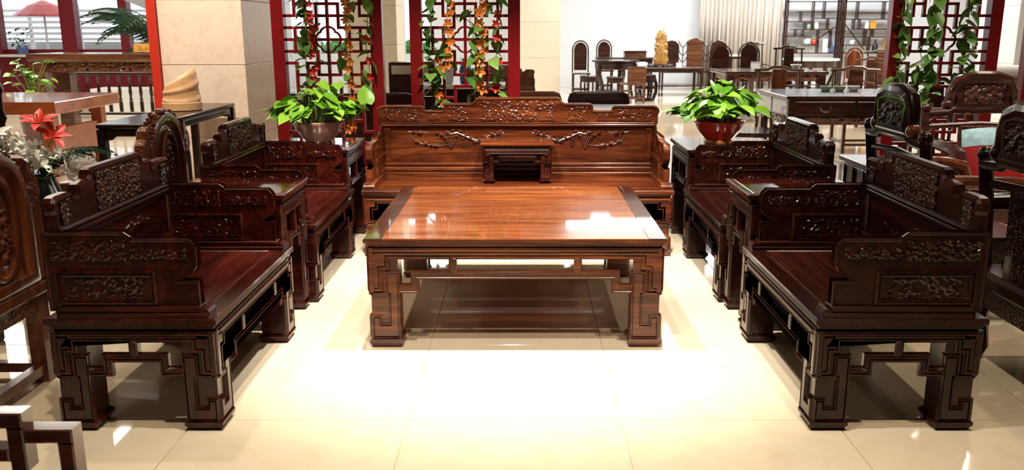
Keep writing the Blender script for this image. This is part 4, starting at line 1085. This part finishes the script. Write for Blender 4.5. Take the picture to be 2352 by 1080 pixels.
# small dark plant on the sill, leafy plant by the altar table
sp = thing('potted_plant', 'small bushy plant in a blue pot on the window sill', 'potted plant', (-10.35, YW - .06, .931))
MB().lathe([(.07, 0), (.1, .02), (.12, .12), (.1, .17), (.11, .18)], 14).build('pot', 'glaze_blue', sp, smooth=True)
for k in range(34): dataobj('leaf', leaf_dark if k else (leaf_dark := leaf_mesh('small_dark_leaf', 'palm', wid=.6)), sp, orient((rg.uniform(-.2, .2), rg.uniform(-.06, .06), .2 + rg.uniform(0, .32)), rg.uniform(0, 6), rg.uniform(-.6, 1), 0, rg.uniform(.07, .13)))
lp = thing('potted_plant', 'pale green leafy plant beside the leg of the altar table', 'potted plant', (-6.35, 11.4, 0))
MB().lathe([(.13, 0), (.16, .02), (.19, .3), (.2, .34), (.18, .35)], 14).build('pot', 'pot_dark', lp, smooth=True)
for k in range(30):
    a = rg.uniform(0, 6.28); rr = rg.uniform(.03, .34); z = .5 + rg.uniform(0, .55)
    q = Vector((rr * math.cos(a), rr * math.sin(a) * .7, z))
    MB().tube([(0, 0, .33), (q.x * .5, q.y * .5, .33 + (z - .33) * .7), q], .006, 5).build('stem', 'stem', lp, smooth=True)
    dataobj('leaf', LEAF, lp, orient(q, a - math.pi / 2, rg.uniform(-.5, .4), rg.uniform(-.3, .3), rg.uniform(.10, .18)))
# thick orange plank table
ot = thing('plank_table', 'thick orange wood plank table behind the bouquet at the left', 'table', (-5.5, 9.12, 0))
MB().plate([(-1.0, -.68), (1.0, -.68), (1.0, .68), (-1.0, .68)], [(.006, .63), (0, .64), (0, .742), (.006, .75)]).build('plank_top', 'orange_wood', ot)
for s in (-1, 1):
    for sy in (-1, 1): leg_box(ot, s * .84, sy * .5, .11, .63, 'orange_wood')
    MB().cbox((s * .84, 0, .32), (.05, .9, .3), bev=.005).build('end_panel', 'orange_wood', ot)
MB().cbox((0, 0, .2), (1.6, .08, .1), bev=.005).build('stretcher', 'orange_wood', ot)
# narrow dark console with the pale carving
bg_table('console_table', 'narrow black console table in front of the marble column', -2.69, -2.335, 5.5, 7.12, .85, 'ebony', leg=.05, apron=.07, top=.035, ov=.0)
q = G(411, 255, .851)
wc = thing('wood_carving', 'pale orange wood carving of flowing folds on the black console', 'sculpture', (q.x - .01, q.y + .1, .851))
MB().lathe([(.135, 0), (.14, .004), (.14, .055), (.134, .06)], 24).build('plinth', 'carving_wood', wc, smooth=True, ang=40)
mb = MB(); n = 28; rings = []
for j in range(19):
    f = j / 18; ring = []
    for k in range(n):
        a = 2 * math.pi * k / n
        top = .245 + .065 * math.cos(a - .3)
        fold = .008 * max(0, math.sin(13 * (f + .12 * math.cos(a + 1.2)))) * (1 if f < .62 else .25)
        r = .128 * (1 - .13 * f ** 2) + fold - (.014 if f > .9 else 0) * (f - .9) * 10
        ring.append((r * math.cos(a), r * math.sin(a), .06 + (top - .06) * f))
    rings.append(ring)
for j in range(7):
    f = 1 - (j + 1) / 8
    rings.append([(x * f, y * f, .245 + (z - .245) * f - .07 * math.sin((j + 1) / 8 * 1.6)) for x, y, z in rings[18]])
vs = [p for r_ in rings for p in r_]; fs = []
for j in range(len(rings) - 1):
    for k in range(n): fs.append((j * n + k, j * n + (k + 1) % n, (j + 1) * n + (k + 1) % n, (j + 1) * n + k))
fs.append(tuple(range((len(rings) - 1) * n, len(rings) * n)))
mb.add(vs, fs)
mb.build('carved_body', 'carving_wood', wc, smooth=True, ang=0)

# arched back carved chairs, backs turned to the set
def arch_throne(label, loc, rz):
    t = thing('arched_carved_chair', label, 'armchair', loc, rz, 'arched carved chairs behind the left armchairs')
    w, d, sh, bh = .62, .52, .44, 1.0
    MB().cbox((0, 0, sh - .03), (w, d, .06), bev=.012).build('seat', 'amber', t)
    MB().box(-w / 2 + .03, w / 2 - .03, -d / 2 + .03, d / 2 - .03, sh - .13, sh - .06).build('apron', 'amber_carved', t)
    for sx in (-1, 1):
        for sy in (-1, 1): leg_box(t, sx * (w / 2 - .05), sy * (d / 2 - .05), .065, sh - .06, 'amber')
        MB().cbox((sx * (w / 2 - .05), 0, .06), (.04, d - .1, .04)).build('stretcher', 'amber', t)
    MB().cbox((0, d / 2 - .05, .06), (w - .1, .04, .04)).build('stretcher', 'amber', t)
    yb = d / 2 - .03; hw = .235
    P = [(-hw, sh), (hw, sh), (hw, bh - .26)] + [(hw * math.cos(a), bh - .26 + .26 * math.sin(a)) for a in [math.pi * k / 18 for k in range(1, 18)]] + [(-hw, bh - .26)]
    bk = MB()
    pr = [(0, 0), (0, .028), (.012, .036), (.045, .036), (.06, .022), (.075, .016), (.085, .02)]
    bk.plate(P, pr, T3(0, yb, 0) @ FRONT, back=False); bk.plate([(-x, z) for x, z in reversed(P)], pr, T3(0, yb, 0) @ RZ(math.pi) @ FRONT, back=False)
    b = bk.build('arched_back', 'amber', t, smooth=True, ang=40)
    for T in (T3(0, yb, 0) @ FRONT, T3(0, yb, 0) @ RZ(math.pi) @ FRONT):
        ov = []; 
        mb = MB(); mb.tube([(.105 * math.cos(a), .70 + .19 * math.sin(a), .026) for a in [2 * math.pi * k / 32 for k in range(32)]], .016, 8, T, closed=True); mb.build('oval_ring', 'amber', b, smooth=True)
        Hh = leaf_relief(.15, .30, 3500, .022, 77, .016); ny, nx = Hh.shape; yy, xx = np.mgrid[-1:1:ny * 1j, -1:1:nx * 1j]; Hh = Hh * (xx ** 2 + yy ** 2 < 1)
        MB().relief(-.08, .08, .55, .85, Hh, T, .018).build('oval_carving', 'amber_carved', b, smooth=True, ang=0)
    rg = random.Random(6)
    cr = MB()
    for k in range(90):
        a = math.pi * (k + .5) / 90
        cr.ball((hw * 1.01 * math.cos(a), yb + rg.uniform(-.03, .03), bh - .26 + .262 * math.sin(a)), rg.uniform(.009, .016), n=7, m=5)
    cr.build('carved_crest', 'amber_carved', b, smooth=True)
    for s in (-1, 1):
        Q = [(0, sh), (.085, sh), (.085, .72), (.075, .76), (.09, .79), (.08, .85), (.05, .88), (.04, .92), (0, .94)]
        Q = [(s * (hw - .01) + s * x, z) for x, z in Q]
        if s < 0: Q = list(reversed(Q))
        sp_ = MB(); sp_.plate(Q, [(0, 0), (0, .022), (.006, .028)], T3(0, yb, 0) @ FRONT, back=False); sp_.plate([(-x, z) for x, z in reversed(Q)], [(0, 0), (0, .022), (.006, .028)], T3(0, yb, 0) @ RZ(math.pi) @ FRONT, back=False)
        sp_.build('carved_shoulder', 'amber_carved', t)
        ar = MB().plate([(0, .58), (.42, .56), (.44, .60), (.43, .66), (.30, .67), (.27, .70), (0, .72)], [(0, -.025), (0, .02), (.006, .027)], T3(s * (w / 2 - .015), yb, 0) @ Matrix(((0, 0, 1, 0), (-1, 0, 0, 0), (0, 1, 0, 0), (0, 0, 0, 1))))
        ar.box(s * (w / 2 - .015) - .02, s * (w / 2 - .015) + .02, -d / 2 + .05, -d / 2 + .09, sh - .01, .6); ar.build('arm', 'amber', t)
    return t
a1 = arch_throne('amber brown arched back carved chair left of the black console', (-2.19, 4.74, 0), R(-90))
dup(a1, (-2.21, 3.16, 0), R(-90), 'amber brown arched back carved chair cut by the left edge')
# stand with the bouquet
bs = bg_table('flower_stand', 'small dark stand under the bouquet between the arched chairs', -2.5, -2.1, 3.85, 4.22, .60, 'ebony', leg=.04, apron=.07, top=.03, ov=.01)
bq = thing('bouquet', 'bouquet of a red lily and white flowers at the left edge', 'bouquet', (-2.27, 4.03, .601))
MB().lathe([(.06, 0), (.08, .01), (.1, .08), (.07, .16), (.08, .18)], 16).build('vase', 'glaze_dark', bq, smooth=True)
rg = random.Random(12)
def petal_mesh(name, mat):
    me = leaf_mesh(name, mat, wid=.42, fold=.2, droop=.35, heart=False); return me
PR, PW = petal_mesh('lily_petal_red', 'fl_red'), petal_mesh('lily_petal_white', 'fl_white')
def lily(pos, me, s, yaw, pitch):
    fl = bpy.data.objects.new('lily', None); COL.objects.link(fl); fl.parent = bq; fl.empty_display_size = .05
    fl.matrix_local = T3(*pos) @ RZ(yaw) @ RX(pitch)
    for k in range(6): dataobj('petal', me, fl, RZ(k * math.pi / 3) @ RX(.55 if k % 2 else .75) @ Matrix.Scale(s * (1 if k % 2 else .9), 4))
    MB().tube([(0, 0, 0), (0, 0, s * .6)], .004, 5).build('stamen', 'fl_yellow', fl)
    MB().tube([Vector((0, 0, 0)), Vector((0, 0, -.12))], .004, 5).build('stalk', 'stem', fl)
lily((.02, .03, .40), PR, .10, .3, .4); lily((.07, .04, .34), PR, .095, 1.0, .7)
lily((-.13, -.06, .36), PW, .075, .3, .6); lily((-.07, .05, .27), PR, .07, -.5, .3)
for k in range(95):
    f = rg.random(); x = -.26 + .48 * f; z = .345 - .17 * max(0, f - .25) + rg.uniform(-.06, .03)
    dataobj('white_flower', FLW, bq, T3(x + .0, rg.uniform(-.14, .02), z) @ RZ(rg.uniform(0, 6)) @ RX(rg.uniform(.2, 1.4)) @ Matrix.Scale(rg.uniform(.028, .05), 4))
for k in range(16):
    dataobj('orange_flower', FLO, bq, T3(.16 + rg.uniform(-.05, .04), rg.uniform(-.02, .06), .20 + rg.uniform(-.02, .08)) @ RZ(rg.uniform(0, 6)) @ RX(rg.uniform(.2, 1.3)) @ Matrix.Scale(rg.uniform(.014, .022), 4))
for k, (a, s) in enumerate([(-1.35, .34), (-1.1, .30), (-1.7, .30), (2.0, .25), (.6, .22)]):
    dataobj('fern_frond', FROND, bq, T3(.03 * math.cos(a), 0, .17) @ RZ(a) @ RX(.35) @ Matrix.Scale(s, 4))
for k in range(22):
    dataobj('leaf', IVY, bq, orient((rg.uniform(-.15, .15), rg.uniform(-.1, .06), .15 + rg.uniform(0, .12)), rg.uniform(0, 6), rg.uniform(-.6, .2), 0, rg.uniform(.05, .1)))
# slender turned post at the left edge
cs = thing('turned_stand', 'slender dark turned stand post at the left edge', 'stand', (-2.72, 4.55, 0))
MB().lathe([(.16, 0), (.17, .02), (.12, .05), (.04, .08), (.03, .12)], 16).build('base', 'ebony', cs, smooth=True)
MB().lathe([(.022, .1), (.022, .95), (.034, .98), (.024, 1.02), (.024, 1.10), (.036, 1.13), (.022, 1.17), (.034, 1.22), (.02, 1.26), (.005, 1.29)], 12).build('post', 'ebony', cs, smooth=True)
# fret armed chair cut by the lower left corner
fc = thing('fret_arm_chair', 'brown fret armed chair cut by the lower left corner', 'chair', (-1.37, 1.68, 0))
def bar(mb, x0, x1, z0, z1, y1): mb.plate([(x0, z0), (x1, z0), (x1, z1), (x0, z1)], [(.0, 0), (0, .046), (.004, .05)], T3(0, y1, 0) @ FRONT)
for y1 in (-.29, .34):
    mb = MB()
    for r_ in [(-.30, .142, .475, .515), (.10, .142, .36, .475), (.142, .262, .435, .472), (.222, .262, .0, .435), (-.30, .10, .385, .42), (-.30, -.26, .0, .475), (-.30, .222, .21, .25)]: bar(mb, *r_, y1=y1)
    mb.build('fret_arm', 'purple', fc)
    for x in (-.14, -.02): MB().tube([(x, y1 - .025, .25), (x + .02, y1 - .025, .32), (x, y1 - .025, .385)], .014, 6).build('scroll_spindle', 'purple', fc, smooth=True)
MB().cbox((-.03, 0, .235), (.50, .55, .04), bev=.008).build('seat', 'purple', fc)
MB().cbox((-.28, 0, .55), (.04, .55, .4), bev=.008).build('backrest', 'purple', fc)

# ------------------------------------------------------------------ bolster armchairs at the right
def bolster_chair(label, loc, rz, m, ma, mc, w=.76, group=None):
    t = thing('bolster_armchair', label, 'armchair', loc, rz, group); d, sh = .62, .42
    MB().cbox((0, 0, sh - .04), (w, d, .08), bev=.02).build('seat', m, t)
    MB().box(-w / 2 + .04, w / 2 - .04, -d / 2 + .03, d / 2 - .03, sh - .17, sh - .08).build('apron', mc, t)
    for sx in (-1, 1):
        for sy in (-1, 1):
            MB().tube([(sx * (w / 2 - .06), sy * (d / 2 - .06), sh - .1), (sx * (w / 2 - .045), sy * (d / 2 - .045), .2), (sx * (w / 2 - .065), sy * (d / 2 - .065), .06), (sx * (w / 2 - .04), sy * (d / 2 - .04), 0)], [.05, .045, .035, .045], 8).build('leg', m, t, smooth=True)
    yb = d / 2 - .05; rw = w / 2 - .035
    for s in (-1, 1):
        MB().tube([(s * rw, yb, sh - .02), (s * rw, yb + .02, .7), (s * rw, yb + .045, .90)], [.034, .03, .03], 10).build('back_post', m, t, smooth=True)
        MB().ball((s * rw, yb + .045, .91), .038, n=10, m=6).build('post_knob', m, t, smooth=True)
    MB().tube([(-rw, yb + .045, .875), (-rw * .6, yb + .05, .885), (-rw * .5, yb + .05, .905), (rw * .5, yb + .05, .905), (rw * .6, yb + .05, .885), (rw, yb + .045, .875)], .03, 10).build('top_rail', m, t, smooth=True)
    MB().tube([(-rw, yb + .03, .79), (0, yb + .03, .81), (rw, yb + .03, .79)], .018, 8).build('lower_rail', m, t, smooth=True)
    for k in range(9):
        pass
    MB().plate([(-.13, sh), (.13, sh), (.15, .80), (-.15, .80)], [(0, -.012), (0, .008), (.012, .014), (.02, .01)], T3(0, yb + .02, 0) @ FRONT).build('splat', mc, t)
    hd = [(-.20, .91), (.20, .91), (.175, .96), (.195, 1.05), (.175, 1.10), (.10, 1.115), (-.10, 1.115), (-.175, 1.10), (-.195, 1.05), (-.175, .96)]
    hb2 = MB(); pr = [(0, 0), (0, .022), (.014, .034), (.035, .034), (.042, .026)]
    hb2.plate(hd, pr, T3(0, yb + .055, 0) @ FRONT, back=False); hb2.plate([(-x, z) for x, z in reversed(hd)], pr, T3(0, yb + .055, 0) @ RZ(math.pi) @ FRONT, back=False)
    hr = hb2.build('headrest', m, t, smooth=True, ang=40)
    MB().tube([(-.215, yb + .055, .95), (-.205, yb + .055, 1.03), (-.17, yb + .055, 1.09), (-.08, yb + .055, 1.12), (.08, yb + .055, 1.12), (.17, yb + .055, 1.09), (.205, yb + .055, 1.03), (.215, yb + .055, .95)], [.03, .034, .04, .042, .042, .04, .034, .03], 10).build('headrest_roll', m, hr, smooth=True)
    for s in (-1, 1): MB().ball((s * .225, yb + .055, .935), .04, n=10, m=7).build('headrest_knob', ma, hr, smooth=True)
    for T in (T3(0, yb + .055, 0) @ FRONT, T3(0, yb + .055, 0) @ RZ(math.pi) @ FRONT):
        MB().relief(-.135, .135, .945, 1.065, leaf_relief(.27, .12, 3500, .014, 91, .016), T, .0255).build('headrest_carving', mc, hr, smooth=True, ang=0)
    for s in (-1, 1):
        MB().tube([(s * rw, yb + .02, .70), (s * (rw + .01), yb - .15, .70), (s * (rw + .01), -d / 2 + .16, .69), (s * (rw + .005), -d / 2 + .07, .665), (s * rw, -d / 2 + .04, .60), (s * rw, -d / 2 + .05, sh - .02)], [.03, .034, .038, .042, .038, .032], 10).build('arm', ma, t, smooth=True)
        MB().tube([(s * rw, yb - .1, .68), (s * rw, yb - .13, .58), (s * rw, yb - .1, sh)], .018, 8).build('arm_spindle', ma, t, smooth=True)
    return t
GB = 'bolster armchairs at the right'
bolster_chair('black bolster armchair with copper red arms beside the small chest', (2.27, 4.58, 0), R(-90) + math.pi, 'ebony', 'copper', 'ebony_carved', group=GB)
bolster_chair('black bolster armchair cut by the right edge', (2.29, 3.36, 0), R(90), 'ebony', 'ebony', 'ebony_carved', group=GB)
bolster_chair('purple brown bolster armchair facing us with red cushions', (3.1, 5.62, 0), 0, 'purple', 'purple', 'purple_carved', w=.82, group=GB)
def cushion(label, loc, rot, mat, face=None, s=.40):
    n = 10; mb = MB(); vs = []; fs = []
    for side in (1, -1):
        o = len(vs)
        for j in range(n + 1):
            for i in range(n + 1):
                x, y = -1 + 2 * i / n, -1 + 2 * j / n; b = (1 - x ** 4) * (1 - y ** 4); pin = 1 - .07 * (1 - abs(abs(x) - abs(y))) * (abs(x) ** 2 + abs(y) ** 2) * .5
                vs.append((x * s / 2 * pin, y * s / 2 * pin, side * .075 * b ** .6))
        for j in range(n):
            for i in range(n):
                a = o + j * (n + 1) + i; f = (a, a + 1, a + n + 2, a + n + 1); fs.append(f if side > 0 else tuple(reversed(f)))
    mb.add(vs, fs); c = mb.build('cushion', mat, None, smooth=True, ang=0, loc=loc); c.rotation_euler = rot
    tag(c, label, 'cushion')
    if face:
        m2 = MB(); k = (n + 1) ** 2; hv = [(x, y, z + .002) for x, y, z in vs[:k]]
        hf = [f for q_, f in enumerate(fs[:n * n]) if q_ // n >= 7]; us = sorted({i for f in hf for i in f}); ix = {v: i for i, v in enumerate(us)}; m2.add([hv[i] for i in us], [tuple(ix[i] for i in f) for f in hf]); m2.build('cushion_band', face, c, smooth=True, ang=0)
    return c
cushion('red cushion with a pale blue band on the purple brown armchair', (2.98, 5.48, .625), (R(72), 0, R(8)), 'cush_red', 'cush_blue', .42)
cushion('red cushion leaning in the black armchair with copper arms', (2.17, 4.56, .595), (R(72), 0, R(88)), 'cush_red', 'cush_blue', .36)
cushion('red cushion in the black armchair at the right edge', (2.17, 3.36, .585), (R(72), 0, R(90)), 'cush_red', None, .34)
ck = thing('small_chest', 'low black chest with panelled side beside the black armchair', 'chest', (2.42, 5.62, 0))
MB().cbox((0, 0, .58), (.5, .62, .035), bev=.006).build('chest_top', 'ebony', ck)
MB().box(-.22, .22, -.28, .28, .08, .565).build('chest_body', 'ebony', ck)
for k in range(3):
    mb = MB(); frame_ring(mb, .02 + k * .18, .19 + k * .18, .30, .55, .02, 0, T3(-.22, .28, 0) @ RZ(-R(90)) @ FRONT, .01); mb.build('side_panel', 'ebony', ck)
for sx in (-1, 1):
    for sy in (-1, 1): leg_box(ck, sx * .2, sy * .26, .05, .1, 'ebony')
wt = thing('roll_stand', 'dark stand holding a pale roll beyond the right lattice screen', 'stand', (5.4, 9.6, 0))
MB().cbox((0, 0, .87), (1.0, .4, .04), bev=.005).build('shelf_board', 'bg', wt)
MB().tube([(-.35, 0, .975), (.2, 0, .975)], .085, 12).build('roll', 'paper', wt, smooth=True)
for s in (-1, 1):
    for sy in (-1, 1): leg_box(wt, s * .45, sy * .16, .05, .85, 'bg')
